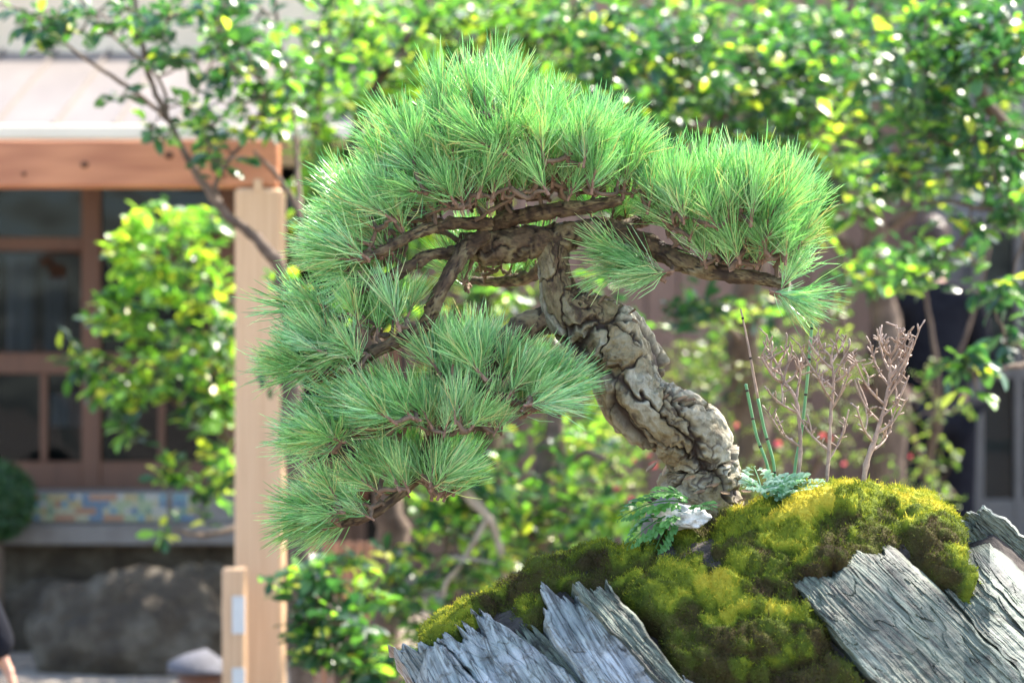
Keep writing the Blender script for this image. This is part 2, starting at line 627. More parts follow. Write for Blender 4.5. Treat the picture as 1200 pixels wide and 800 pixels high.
def shrub(name, label, cat, branches, clumps, L=.045, mat=None, seed=1, group=None, bark=None, per=(6, 10), droop=.15, twig_r=.003, objects=300):
    mat = mat or M_LEAF
    bark = bark or M_BRANCH
    r = random.Random(seed)
    base = branches[0][0]
    bp = P(base[0], base[1], base[2])
    root = empty(name, (0, 0, 0), label, cat, group)
    nodes = []
    for bi, br in enumerate(branches):
        pts = catmull([(*P(b[0], b[1], b[2]), b[3] / 1000) for b in br], 6)
        wob = pts[:, :3] + .25 * pts[:, 3:4] * np.array([[r.gauss(0, 1) for _ in range(3)] for _ in pts])
        v, f = tube_geo(wob, pts[:, 3], 9, True, .18, seed + bi)
        o = MB().add(v, f).build('trunk' if bi == 0 else 'branch', bark, root, True)
        nodes += list(pts[:, :3])
    sprays = []
    for (px, py, Y, rx, ry, rY, n, young) in clumps:
        for _ in range(int(n * 1.35) if n > 9 else n):
            while True:
                a, b, c = r.uniform(-1, 1), r.uniform(-1, 1), r.uniform(-1, 1)
                if a * a + b * b + c * c < 1:
                    break
            yy = Y + c * rY
            sprays.append((P(px + a * rx, py + b * ry, yy), Vector((a * .7, c * .5 - .25, -b * .5 + .15)), young))
    tw = MB()
    attach(nodes, [s[0] for s in sprays], tw, twig_r, .0014, 0, 4)
    tag(tw.build('twigs', bark, root, True), kind='stuff')
    leaves = []
    for pos, d, young in sprays:
        d = (d + Vector((r.gauss(0, .5), r.gauss(0, .5), r.gauss(0, .4)))).normalized()
        n = r.randint(*per)
        tone = r.gauss(0, .09)
        for k in range(n):
            t = k / max(n - 1, 1)
            ang = k * 2.4 + r.uniform(-.4, .4)
            side = Vector((math.cos(ang), math.sin(ang) * .8, .35 * math.sin(ang * 1.7)))
            ld = (side * (1.1 - .6 * t) + d * (.35 + .8 * t)).normalized()
            ld.z -= droop
            p = pos + d * (t - .8) * L * 1.6
            up = Vector((r.gauss(0, .35), r.gauss(0, .35), 1))
            if r.random() < young:
                c = min(1, max(0, r.gauss(.78, .09) + tone))
                if r.random() < .05: c = 1
            else:
                c = min(.68, max(0, r.gauss(.27, .14) + tone))
                if r.random() < .02: c = .97
            leaves.append((p, rotm(ld, up, r.gauss(0, .35)), r.uniform(.5, 1.25), r.randrange(6), int(round(c * 10))))
    leaves.sort(key=lambda q: q[0].y)
    stuff = MB()
    for i, (p, R3, sc, sh, c) in enumerate(leaves):
        x_, y_ = px_of(p)
        inview = -20 < x_ < 1220 and -20 < y_ < 820
        if objects > 0 and inview:
            objects -= 1
            o = bpy.data.objects.new('leaf', leaf_mesh(L, mat, sh, c))
            o.matrix_world = Matrix.Translation(p) @ (R3 * sc).to_4x4()
            link(o, root)
        else:
            V, F = leaf_shape(L, L * (.46 + .05 * (sh % 3)), .25 + .12 * (sh % 2), .1 + .07 * (sh % 4), sh)
            V = (np.array(R3) @ V.T).T * sc + np.array(p)
            stuff.add(V, F, c / 10)
    if stuff.n:
        tag(stuff.build('leaves', mat, root, True), kind='stuff')
    return root


# ------------------------------------------------------------------ bonsai pine
bonsai = empty('bonsai_pine_tree', P(812, 612, 2.85), 'old bonsai pine with twisting flaky trunk and bright needle pads on the mossy rock', 'bonsai tree')
BINV = Matrix.Translation(-bonsai.location)


def blocal(o):
    o.matrix_parent_inverse = BINV
    return o


def bark_tube(name, pts, sub, nth, plate, amp, seed, parent, tint=.5, flare=True, attrs=None):
    """pts: (px,py,Y,r_mm). Bark plates: two levels of cells cut by fissures, each plate at its own height"""
    c = catmull([(*P(p[0], p[1], p[2]), p[3] / 1000) for p in pts], sub)
    cen, rad = c[:, :3], c[:, 3]
    ks = max(3, int(sub * 1.5) | 1)
    pad = ks // 2
    ext = np.vstack([cen[0] + (cen[0] - cen[1]) * np.arange(pad, 0, -1)[:, None], cen, cen[-1] + (cen[-1] - cen[-2]) * np.arange(1, pad + 1)[:, None]])
    ker = np.hanning(ks + 2)[1:-1]; ker /= ker.sum()
    smo = np.stack([np.convolve(ext[:, k], ker, 'valid') for k in range(3)], 1)
    t, u, w_ = frames(smo)
    cen = cen * .75 + smo * .25
    seg = np.linalg.norm(np.diff(cen, axis=0), axis=1)
    s = np.concatenate([[0], np.cumsum(seg)])
    th = np.linspace(0, 2 * math.pi, nth, endpoint=False)
    R0 = rad.mean()
    q = np.stack(np.broadcast_arrays(np.cos(th)[None] * R0, np.sin(th)[None] * R0, s[:, None]), -1).reshape(-1, 3)
    q = np.ascontiguousarray(q)
    q = q + plate * np.stack([.32 * vnoise(q / plate, seed + k) + .20 * vnoise(q / plate * 2.6, seed + k + 30) + .12 * vnoise(q / plate * 6.1, seed + k + 60) for k in range(3)], 1)
    rg = np.random.default_rng(seed)

    def cells(size, ax):
        area = 2 * math.pi * R0 * s[-1]
        n = max(8, int(area / (size * size * ax)))
        a = rg.uniform(0, 2 * math.pi, n)
        sd = np.stack([np.cos(a) * R0, np.sin(a) * R0, rg.uniform(0, s[-1], n)], 1)
        M = np.array([1, 1, 1 / ax])
        best1 = np.full(len(q), 9.0); best2 = np.full(len(q), 9.0); idx = np.zeros(len(q), int)
        for k in range(n):
            dd = np.linalg.norm((q - sd[k]) * M, axis=1)
            m1 = dd < best1
            best2 = np.where(m1, best1, np.minimum(best2, dd))
            idx = np.where(m1, k, idx)
            best1 = np.where(m1, dd, best1)
        return best2 - best1, idx, sd, n

    e1, i1, sd1, n1 = cells(plate * 1.05, 1.6)
    e2, i2, sd2, n2 = cells(plate * .36, 1.3)
    h1, h2 = rg.uniform(0, 1, n1), rg.uniform(0, 1, n2)
    tilt = rg.normal(0, .10, (n1, 3))
    fl = fbm(q * np.array([1, 1, .55]) / (plate * .55) + 50, 4, seed + 71, .55) * 2.6
    fst = np.floor(fl); ffr = fl - fst
    flake = fst + sstep(ffr, .0, .16)
    k1 = sstep(e1, plate * .012, plate * .10)
    k2 = 1 - .40 * (1 - sstep(np.abs(ffr - .06), 0, .07))
    disp = amp * (1.15 * k1 + .5 * h1[i1] * k1 + .17 * flake * k1) + np.sum((q - sd1[i1]) * tilt[i1], 1) * k1
    disp += amp * .26 * fbm(q / (plate * .25), 4, seed + 5)
    disp -= amp * .4 * (1 - sstep(e2, 0, plate * .08)) * sstep(fbm(q / plate, 3, seed + 91), -.1, .35)
    disp += .10 * R0 * fbm(q / (R0 * 1.6), 3, seed + 9)
    disp -= amp * .75
    fade = np.ones(len(s))
    disp = disp.reshape(len(s), nth)
    disp = disp * np.clip(rad / R0, .5, 1.1)[:, None]
    ring = u[:, None, :] * np.cos(th)[None, :, None] + w_[:, None, :] * np.sin(th)[None, :, None]
    v = (cen[:, None, :] + ring * (rad[:, None] + disp)[:, :, None]).reshape(-1, 3)
    I, J = np.meshgrid(np.arange(len(s) - 1), np.arange(nth), indexing='ij')
    a = (I * nth + J).ravel(); b = (I * nth + (J + 1) % nth).ravel()
    F = np.stack([a, b, b + nth, a + nth], 1)
    m = len(v)
    v = np.vstack([v, cen[0], cen[-1]])
    faces = F.tolist()
    last = (len(s) - 1) * nth
    for j in range(nth):
        faces.append([m, (j + 1) % nth, j]); faces.append([m + 1, last + j, last + (j + 1) % nth])
    col = np.clip(tint + .42 * (h1[i1] - .5) + .09 * flake + .06 * (h2[i2] - .5) + .18 * fbm(q / (plate * 1.2), 3, seed + 3), 0, 1)
    k3 = 1 - (1 - sstep(e2, 0, plate * .06)) * sstep(fbm(q / plate, 3, seed + 91), -.1, .35) * .9
    fis = np.clip(k1 * (.30 + .70 * k2) * k3, 0, 1)
    me = bpy.data.meshes.new(name)
    me.from_pydata(v.tolist(), [], faces)
    for nm, val in (('rnd', col), ('fissure', fis)):
        at = me.attributes.new(nm, 'FLOAT', 'POINT')
        at.data.foreach_set('value', np.concatenate([val, [.5, .5]]).astype(np.float32))
    me.materials.append(M_BARK)
    me.polygons.foreach_set('use_smooth', [True] * len(me.polygons))
    o = bpy.data.objects.new(name, me)
    link(o, parent)
    blocal(o)
    return o, cen


B = 2.85
trunk_pts = [(806, 640, B, 60), (810, 615, B, 55), (820, 590, B, 47), (822, 562, B, 42), (822, 545, B, 36), (813, 519, B - .005, 38), (788, 498, B - .01, 37),
             (759, 480, B - .015, 36), (743, 456, B - .01, 37), (734, 426, B, 40), (714, 398, B + .005, 40), (690, 380, B + .005, 35), (668, 366, B, 27), (656, 346, B, 21), (651, 322, B, 17), (649, 300, B, 18), (648, 284, B, 18)]
trunk, tc_ = bark_tube('trunk', trunk_pts, 26, 260, .034, .0056, 5, bonsai, .62)
NODES = []
for pts, plate, amp, nth, tint in [
    ([(655, 286, B, 17), (622, 284, B, 20), (590, 290, B, 19), (562, 291, B, 17), (548, 286, B, 13), (536, 282, B, 9)], .02, .0026, 100, .32),
    ([(645, 284, B, 17), (680, 272, B, 15), (712, 271, B, 14), (742, 281, B, 13), (775, 294, B, 12), (812, 312, B - .01, 11), (850, 322, B - .02, 9), (890, 326, B - .03, 7), (925, 334, B - .04, 5)], .016, .002, 80, .32),
    ([(650, 372, B + .01, 18), (630, 378, B, 15), (606, 388, B - .02, 13.5), (588, 406, B - .04, 13), (566, 428, B - .05, 13), (545, 452, B - .06, 12), (524, 480, B - .06, 12), (510, 512, B - .06, 11), (500, 540, B - .05, 8), (480, 568, B - .05, 6), (440, 600, B - .06, 5), (400, 615, B - .06, 4)], .016, .002, 80, .32),
    ([(570, 276, B - .02, 8), (548, 290, B - .04, 9), (530, 316, B - .06, 8.5), (512, 348, B - .07, 8), (497, 382, B - .07, 7), (465, 400, B - .07, 6.5), (430, 418, B - .07, 6), (398, 436, B - .07, 5), (372, 446, B - .07, 4)], .011, .0014, 60, .22),
    ([(556, 288, B - .01, 9), (530, 296, B - .03, 7), (500, 300, B - .05, 6), (470, 318, B - .06, 6), (440, 332, B - .07, 5), (412, 346, B - .08, 4)], .011, .0012, 50, .2),
    ([(560, 284, B + .0, 9), (585, 262, B + .0, 9), (620, 252, B - .02, 9), (655, 246, B - .03, 8), (695, 242, B - .04, 7), (728, 234, B - .04, 5)], .011, .0014, 50, .2),
    ([(600, 284, B + .03, 12), (590, 240, B + .04, 10), (570, 200, B + .03, 8), (560, 160, B + .02, 6), (585, 130, B, 4)], .011, .0012, 50, .25),
    ([(575, 262, B - .02, 7), (530, 262, B - .05, 7), (490, 272, B - .08, 6), (455, 290, B - .10, 4.5), (420, 306, B - .11, 4)], .011, .0012, 50, .2),
    ([(648, 300, B + .04, 8), (620, 325, B + .12, 7), (580, 330, B + .16, 6), (545, 328, B + .18, 4)], .011, .0012, 50, .25),
    ([(720, 272, B + .03, 8), (760, 256, B + .06, 7), (800, 245, B + .06, 6), (850, 255, B + .05, 5), (890, 262, B + .03, 4)], .011, .0012, 50, .25),
    ([(520, 486, B - .05, 7), (480, 492, B - .08, 6), (445, 500, B - .1, 5), (410, 506, B - .1, 4)], .011, .0012, 50, .2),
    ([(540, 460, B - .06, 7), (580, 462, B - .1, 6), (610, 475, B - .1, 4)], .011, .0012, 50, .2),
]:
    o, c = bark_tube('branch', pts, 12, nth, plate, amp, 11 + len(NODES), bonsai, tint)
    NODES += list(c[::3])

M_FLAKE = noise_mat('loose_bark', [(.3, (.10, .06, .035)), (.7, (.36, .25, .15))], scale=90, rough=.7)
# a few loose bark flakes on the trunk
for (px, py, ang, ln) in [(770, 540, -2.3, 26), (781, 545, -2.0, 20), (858, 560, -.4, 22), (866, 574, -.2, 20), (862, 588, .2, 18), (850, 548, -.7, 20), (800, 562, .3, 22), (826, 570, .1, 24), (842, 575, -.3, 20),
                          (812, 578, .2, 20), (788, 470, .2, 26), (800, 468, -.1, 22), (772, 470, .5, 20), (700, 356, .7, 20), (688, 350, 1.0, 18), (828, 590, -.1, 22), (850, 596, .1, 20), (738, 372, -.6, 18), (735, 368, .4, 18)]:
    mb = MB()
    d = Vector((math.cos(ang), random.uniform(-.5, -.1), math.sin(ang))).normalized()
    rr = rotm(d, (random.uniform(-.3, .3), -1, .6), random.uniform(-.5, .5))
    V, F = leaf_shape(ln / 1300, ln / 1300 * .26, .5, -.2, px)
    V = np.vstack([V, V - [0, 0, .0015]])
    n_ = len(V) // 2
    F = F + [tuple(i + n_ for i in f[::-1]) for f in F]
    dY = -.045 if 765 < px < 850 else -.02
    V = (np.array(rr) @ V.T).T + np.array(P(px, py, B + dY))
    mb.add(V, F, .7)
    o = mb.build('bark_flake', M_FLAKE, bonsai)
    blocal(o)


def needle_tuft_mesh(seed, n=78):
    r = np.random.default_rng(seed)
    mb = MB()
    shoot = .028
    for k in range(n):
        s0 = r.uniform(0, 1) ** .7 * shoot
        az = r.uniform(0, 2 * math.pi)
        el = math.radians(r.normal(30, 13) * (1.15 - .5 * s0 / shoot))
        L = r.uniform(.040, .074)
        d0 = np.array([math.sin(el) * math.cos(az), math.cos(el), math.sin(el) * math.sin(az)])
        d1 = d0 * .85 + np.array([0, .26, 0]) + r.normal(0, .17, 3)
        d1 /= np.linalg.norm(d1)
        p0 = np.array([0, s0, 0])
        p1 = p0 + d0 * L * .5
        p2 = p1 + d1 * L * .5
        rr = .00050
        side = np.cross(d0, [0.3, .2, 1]); side /= np.linalg.norm(side)
        up = np.cross(d0, side)
        V = []
        for p, q in ((p0, rr), (p1, rr), (p2 - d1 * L * .08, rr * .75)):
            for a in (0, 2.09, 4.19):
                V.append(p + q * (math.cos(a) * side + math.sin(a) * up))
        V.append(p2)
        F = []
        for i in range(2):
            for j in range(3):
                a, b = i * 3 + j, i * 3 + (j + 1) % 3
                F.append((a, b, b + 3, a + 3))
        for j in range(3):
            F.append((6 + j, 6 + (j + 1) % 3, 9))
        c = min(.95, max(0, r.normal(.55, .30)))
        if r.random() < .045: c = 1
        mb.add(V, F, c, 0)
    # shoot stub and bud
    pts = np.array([[0, -.006, 0], [0, shoot * .6, 0], [0, shoot, 0], [0, shoot + .007, 0]])
    v, f = tube_geo(pts, [.0022, .0020, .0026, .0008], 6)
    mb.add(v, f, .5, 1)
    return mb


tuft_mb = [needle_tuft_mesh(100 + k, 48 + 5 * k) for k in range(9)]
tuft_me = [m.mesh('needle_tuft', [M_NEEDLE, M_BUD]) for m in tuft_mb]

# pad: (px, py, rx, ry, dY, rY, n, pivot px, pivot py | direction)
PADS = [
    (655, 222, 88, 14, -.02, .12, 40, (650, 460), None),
    (560, 235, 50, 16, -.04, .12, 22, (580, 420), None),
    (880, 306, 62, 14, -.02, .10, 30, (860, 520), None),
    (780, 250, 40, 18, .00, .10, 18, (760, 420), None),
    (720, 258, 40, 8, .08, .05, 6, None, (.1, 1)),
    (508, 212, 62, 50, .00, .15, 62, (600, 340), None),
    (448, 268, 46, 36, -.01, .13, 32, (590, 350), None),
    (580, 162, 74, 44, .00, .15, 70, (592, 330), None),
    (668, 192, 66, 32, .00, .14, 62, (650, 380), None),
    (742, 226, 22, 12, .00, .10, 6, (700, 330), None),
    (424, 304, 44, 28, -.02, .12, 28, (560, 340), None),
    (866, 256, 74, 38, .00, .13, 66, (840, 460), None),
    (900, 292, 42, 28, -.02, .1, 24, (830, 400), None),
    (800, 262, 32, 30, -.02, .1, 20, (800, 420), None),
    (746, 306, 14, 12, -.03, .03, 5, None, (-1, .25)),
    (782, 322, 16, 8, -.03, .03, 4, None, (-.8, .1)),
    (918, 344, 14, 8, -.06, .03, 4, None, (1, -.35)),
    (404, 420, 42, 24, -.05, .10, 26, None, (-1, .35)),
    (368, 430, 16, 12, -.06, .06, 6, None, (-1, .1)),
    (452, 382, 40, 16, -.04, .10, 10, None, (-.15, 1)),
    (392, 366, 30, 20, .02, .08, 7, None, (-1, .3)),
    (546, 440, 48, 22, -.02, .12, 24, None, (.1, 1)),
    (616, 470, 32, 22, -.06, .09, 22, None, (.75, .5)),
    (460, 492, 60, 26, -.05, .12, 32, None, (-.7, .6)),
    (545, 500, 50, 20, -.06, .09, 16, None, (.2, .8)),
    (398, 520, 26, 24, -.06, .08, 12, None, (-1, .2)),
    (474, 568, 50, 18, -.05, .1, 20, None, (-.3, .9)),
    (408, 600, 38, 16, -.05, .08, 20, None, (-1, .15)),
    (514, 574, 22, 12, -.05, .06, 9, None, (.5, .8)),
    (590, 318, 50, 10, .15, .03, 12, None, (-.1, 1)),
    (548, 336, 20, 12, .05, .04, 5, None, (-.2, .8)),
]
tufts = []
rr_ = random.Random(21)
for (px, py, rx, ry, dY, rY, n, piv, dr) in PADS:
    for _ in range(int(n * 1.25)):
        while True:
            a, b, c = (rr_.uniform(-1, 1) for _ in range(3))
            if a * a + b * b + c * c < 1: break
        q = P(px + a * rx, py + b * ry, B + dY + c * rY)
        if piv:
            d = q - P(piv[0], piv[1], B + dY)
            d.normalize()
            d.y = d.y * .5 + c * .14
        else:
            d = Vector((dr[0], c * .25, dr[1])).normalized()
        d = (d + Vector((rr_.gauss(0, .34), rr_.gauss(0, .25), rr_.gauss(0, .28) + .08))).normalized()
        tufts.append((q, d, rr_.uniform(.62, 1.02), rr_.randrange(9), rr_.uniform(0, 6.28)))
tw = MB()
attach(NODES, [t[0] for t in tufts], tw, .0030, .0019, .05, 6, .16)
# rough little side spurs along the twigs
tag(blocal(tw.build('twigs', M_TWIG, bonsai, True)), kind='stuff')
tufts.sort(key=lambda t: t[0].y)
st = MB()
for i, (q, d, sc, k, roll) in enumerate(tufts):
    R3 = rotm(d, (0.1, .2, 1), roll)
    if i < 300:
        o = bpy.data.objects.new('needle_tuft', tuft_me[k])
        link(o, bonsai)
        o.matrix_parent_inverse = BINV
        o.matrix_basis = Matrix.Translation(q) @ (R3 * sc).to_4x4()
    else:
        m = tuft_mb[k]
        V = np.concatenate(m.v)
        V = (np.array(R3) @ V.T).T * sc + np.array(q)
        base_n = st.n
        st.v.append(V); st.a.append(np.concatenate(m.a)); st.m.extend(m.m)
        st.f.extend([tuple(i_ + base_n for i_ in f) for f in m.f]); st.n += len(V)
tag(blocal(st.build('needles', [M_NEEDLE, M_BUD], bonsai)), kind='stuff')

# ------------------------------------------------------------------ the rock
TX = [430, 470, 500, 520, 560, 600, 640, 700, 760, 800, 850, 880, 920, 970, 1020, 1060, 1100, 1130, 1160, 1200, 1260, 1330, 1400]
TY = [980, 850, 758, 736, 718, 700, 676, 656, 640, 634, 624, 616, 602, 592, 594, 606, 626, 640, 630, 660, 730, 830, 980]
V0, A0, Y00 = 420.0, .34, 2.79


def rockT(px): return np.interp(px, TX, TY)


def rockY(px, py):
    return Y00 - A0 * np.sqrt(np.clip((py - rockT(px)) / V0, 0, 4))


rock = empty('mossy_rock', (.2, 2.75, .62), 'large slanted slate rock with blue grey layers under thick moss, carrying the bonsai', 'rock')
RINV = Matrix.Translation(-rock.location)
nx, nt_ = 230, 150
PX = np.linspace(425, 1405, nx)
TT = np.linspace(-1.15, 1.15, nt_)
verts = np.zeros((nt_, nx, 3))
for j, tt in enumerate(TT):
    py = rockT(PX) + V0 * tt * tt
    Y = Y00 - A0 * tt
    verts[j, :, 0] = (PX - 600) * K * Y
    verts[j, :, 1] = Y
    verts[j, :, 2] = CAM_H - (py - 400) * K * Y
V = verts.reshape(-1, 3)
# strata ridges running down to the right
ca, sa = math.cos(math.radians(50)), math.sin(math.radians(50))
sx = V[:, 0] * sa + V[:, 2] * ca
q = np.stack([sx * 30 + .6 * fbm(V * 8, 2, 4), (V[:, 0] * ca - V[:, 2] * sa) * 3, V[:, 1] * 12], 1)
d1 = .010 * (np.abs(vnoise(q, 5)) + .5 * np.abs(vnoise(q * 2.3, 6))) + .012 * fbm(V * 9, 4, 8)
V[:, 1] -= d1
V[:, 2] += .5 * d1
F = [(j * nx + i, j * nx + i + 1, (j + 1) * nx + i + 1, (j + 1) * nx + i) for j in range(nt_ - 1) for i in range(nx - 1)]
rb = MB().add(V, F, .5).build('rock_body', M_ROCKB, rock, True)
rb.matrix_parent_inverse = RINV


def plate(left, right, lift, mat, th=.03, seed=1, nu=190, nv=90, jag=.5):
    """a slab of slate: left and right outlines in matching order, tip first"""
    Lc = catmull([(a, b) for a, b in left], 12); Rc = catmull([(a, b) for a, b in right], 12)
    ti = np.linspace(0, 1, nu)
    Lc = np.stack([np.interp(ti, np.linspace(0, 1, len(Lc)), Lc[:, k]) for k in range(2)], 1)
    Rc = np.stack([np.interp(ti, np.linspace(0, 1, len(Rc)), Rc[:, k]) for k in range(2)], 1)
    vv = np.linspace(0, 1, nv)
    G2 = Lc[:, None] * (1 - vv)[None, :, None] + Rc[:, None] * vv[None, :, None]
    px, py = G2[..., 0].ravel(), G2[..., 1].ravel()
    U = np.repeat(ti, nv); W = np.tile(vv, nu)
    # jagged tip and edges
    along = (Lc[-1] + Rc[-1]) / 2 - (Lc[0] + Rc[0]) / 2
    al = along / np.linalg.norm(along)
    jg = fbm(np.stack([W * 7, W * 0 + seed, W * 0], 1), 4, seed) * 26 * jag * (1 - sstep(U, 0, .35))
    px = px + al[0] * jg; py = py + al[1] * jg
    eg = fbm(np.stack([U * 14, np.round(W) + seed, U * 0], 1), 3, seed + 2) * 2.2 * np.abs(W - .5) * 2
    px = px + al[1] * eg; py = py - al[0] * eg
    Y = rockY(px, np.maximum(py, rockT(px) + 2)) - lift
    # layered steps: thin sheets split along the length, plus creases
    q = np.stack([W * 5 + .5 * U, U * 1.1 + seed, U * 0], 1)
    wpx = np.linalg.norm(np.array(right[1]) - np.array(left[1])) / 26.0
    lr = W * wpx + .9 * vnoise(np.stack([W * 2.5, U * 1.1 + seed, U * 0], 1), seed) + .12 * fbm(np.stack([W * 9, U * 6, U * 0 + seed], 1), 3, seed + 4)
    li = np.floor(lr); fr = lr - li
    hh = _hash((li + 50).astype(np.int64), (li * 0).astype(np.int64), (li * 0).astype(np.int64), seed)
    lay = 1.3 * hh + .8 * fr - .45 * (1 - sstep(fr, 0, .05)) * (hh > .4)
    fine = fbm(np.stack([W * 42, U * 5 + seed, U * 0], 1), 4, seed + 7)
    edge = np.minimum(W, 1 - W)
    # short cross fractures and chips
    cr = U * 7 + 1.6 * vnoise(np.stack([W * 6, U * 3 + seed, U * 0 + 5], 1), seed + 12) + li * .37
    cf = cr - np.floor(cr)
    chip = _hash(np.floor(cr).astype(np.int64) + 90, (li + 50).astype(np.int64), (li * 0).astype(np.int64), seed + 3)
    rgh = fbm(np.stack([px / 7, py / 7, px * 0 + seed], 1), 4, seed + 15)
    disp = .0028 * chip - .0022 * (1 - sstep(cf, 0, .05)) * (chip > .55) + .0007 * rgh + .0030 * lay + .0006 * fine + .0035 * fbm(np.stack([px / 90, py / 90, px * 0], 1), 3, seed + 9) - .012 * (1 - sstep(edge, 0, .06)) - .012 * (1 - sstep(U, 0, .04))
    Y = Y - disp
    front = np.stack([(px - 600) * K * Y, Y, CAM_H - (py - 400) * K * Y], 1)
    back = front.copy(); back[:, 1] += th + (disp + .01) * .8; back[:, 2] -= th * .4
    n = nu * nv
    F = [(i * nv + j, i * nv + j + 1, (i + 1) * nv + j + 1, (i + 1) * nv + j) for i in range(nu - 1) for j in range(nv - 1)]
    F += [tuple(a + n for a in f[::-1]) for f in F]
    for i in range(nu - 1):
        a, b = i * nv, (i + 1) * nv
        F.append((a, b, b + n, a + n)); a += nv - 1; b += nv - 1; F.append((b, a, a + n, b + n))
    for j in range(nv - 1):
        F.append((j + 1, j, j + n, j + 1 + n)); a = (nu - 1) * nv + j; F.append((a, a + 1, a + 1 + n, a + n))
    mb = MB().add(np.vstack([front, back]), F, .5)
    o = mb.build('slate_layer', mat, rock)
    o.matrix_parent_inverse = RINV
    return o


plate([(458, 758), (500, 835), (590, 1000)], [(520, 752), (600, 850), (720, 1010)], .055, M_SLATE, .05, 1, jag=.3)
plate([(512, 748), (560, 800), (680, 960)], [(556, 736), (640, 812), (760, 960)], .05, M_SLATE, .04, 2)
plate([(540, 742), (610, 812), (700, 960)], [(574, 722), (680, 802), (800, 950)], .052, M_SLATE, .04, 3, jag=.8)
plate([(606, 745), (650, 800), (750, 950)], [(628, 735), (690, 795), (800, 940)], .03, M_SLATE_G, .04, 13)
plate([(626, 700), (645, 748), (725, 850), (800, 960)], [(672, 690), (728, 745), (805, 830), (900, 960)], .060, M_SLATE, .04, 4, jag=.9)
plate([(670, 690), (708, 732), (790, 820), (860, 930)], [(712, 682), (748, 726), (805, 800), (900, 930)], .075, M_SLATE_G, .03, 5)
plate([(925, 680), (965, 730), (1030, 815), (1090, 930)], [(1000, 664), (1062, 725), (1142, 805), (1212, 930)], .028, M_SLATE_G, .04, 6, jag=.25)
plate([(975, 650), (1036, 712), (1118, 800), (1190, 930)], [(1050, 640), (1106, 696), (1180, 770), (1300, 890)], .026, M_SLATE_G, .04, 7, jag=.3)
plate([(1112, 700), (1150, 745), (1200, 800), (1250, 900)], [(1138, 660), (1190, 716), (1260, 785), (1330, 880)], .022, M_SLATE_G, .04, 8)
plate([(1118, 630), (1136, 672), (1180, 722), (1290, 850)], [(1140, 606), (1172, 640), (1230, 700), (1330, 800)], .026, M_SLATE_G, .05, 9, jag=.4)
plate([(1118, 612), (1158, 650), (1205, 700), (1300, 800)], [(1156, 594), (1196, 622), (1246, 672), (1320, 760)], .022, M_SLATE_G, .08, 10, jag=.2)
plate([(770, 800), (800, 850), (830, 920)], [(800, 790), (860, 850), (900, 930)], .03, M_SLATE, .04, 11)

# moss: cushions on the top of the rock and in tongues between the layers
MP = [(478, 762), (500, 735), (530, 712), (560, 698), (600, 680), (640, 660), (700, 632), (760, 612), (800, 606), (850, 590), (880, 575), (920, 560), (1000, 552), (1060, 556), (1100, 576), (1130, 596), (1128, 640), (1136, 700),
      (1128, 728), (1096, 694), (1052, 660), (1005, 672), (965, 700), (945, 705), (968, 748), (996, 780), (1016, 806), (1030, 850), (800, 850), (790, 790), (762, 745), (730, 706), (700, 706), (660, 706), (650, 716),
      (640, 756), (610, 752), (590, 725), (560, 745), (548, 780), (530, 760), (505, 765)]


def poly_sd(px, py, poly):
    x, y = np.asarray(px, float), np.asarray(py, float)
    inside = np.zeros(x.shape, bool)
    best = np.full(x.shape, 1e9)
    n = len(poly)
    for i in range(n):
        x0, y0 = poly[i]; x1, y1 = poly[(i + 1) % n]
        c = ((y0 > y) != (y1 > y)) & (x < (x1 - x0) * (y - y0) / (y1 - y0 + 1e-9) + x0)
        inside ^= c
        t = np.clip(((x - x0) * (x1 - x0) + (y - y0) * (y1 - y0)) / ((x1 - x0) ** 2 + (y1 - y0) ** 2), 0, 1)
        best = np.minimum(best, np.hypot(x - x0 - t * (x1 - x0), y - y0 - t * (y1 - y0)))
    return np.where(inside, best, -best)


mx_, my_ = 360, 200
PXm = np.linspace(470, 1150, mx_)
TTm = np.linspace(-.5, .86, my_)
pxg, ttg = np.meshgrid(PXm, TTm)
pyg = rockT(pxg) + V0 * ttg ** 2
Yg = Y00 - A0 * ttg
px, py, tt, Y = pxg.ravel(), pyg.ravel(), ttg.ravel(), Yg.ravel()
sd = poly_sd(px, np.where(tt < .17, np.maximum(py, np.interp(px, [m[0] for m in MP[:16]], [m[1] for m in MP[:16]]) + 14), py), MP)
sd = sd + 9 * fbm(np.stack([px / 22, py / 22, tt * 3], 1), 3, 3)
base = np.stack([(px - 600) * K * Y, Y, CAM_H - (py - 400) * K * Y], 1)
dPx = np.gradient(base.reshape(my_, mx_, 3), axis=1); dPt = np.gradient(base.reshape(my_, mx_, 3), axis=0)
nrm = np.cross(dPx, dPt).reshape(-1, 3)
nrm /= np.linalg.norm(nrm, axis=1, keepdims=True) + 1e-12
if nrm[:, 2].mean() < 0: nrm = -nrm
rgm = np.random.default_rng(5)


def domes(size, n):
    idx = rgm.integers(0, len(base), n)
    sp = base[idx]
    rad = rgm.uniform(.6, 1.3, n) * size
    h = np.zeros(len(base)); who = np.zeros(len(base), int)
    for k in range(n):
        dd = np.linalg.norm(base - sp[k], axis=1) / rad[k]
        hh = np.sqrt(np.clip(1 - dd * dd, 0, 1)) * rad[k]
        who = np.where(hh > h, k, who); h = np.maximum(h, hh)
    return h, who


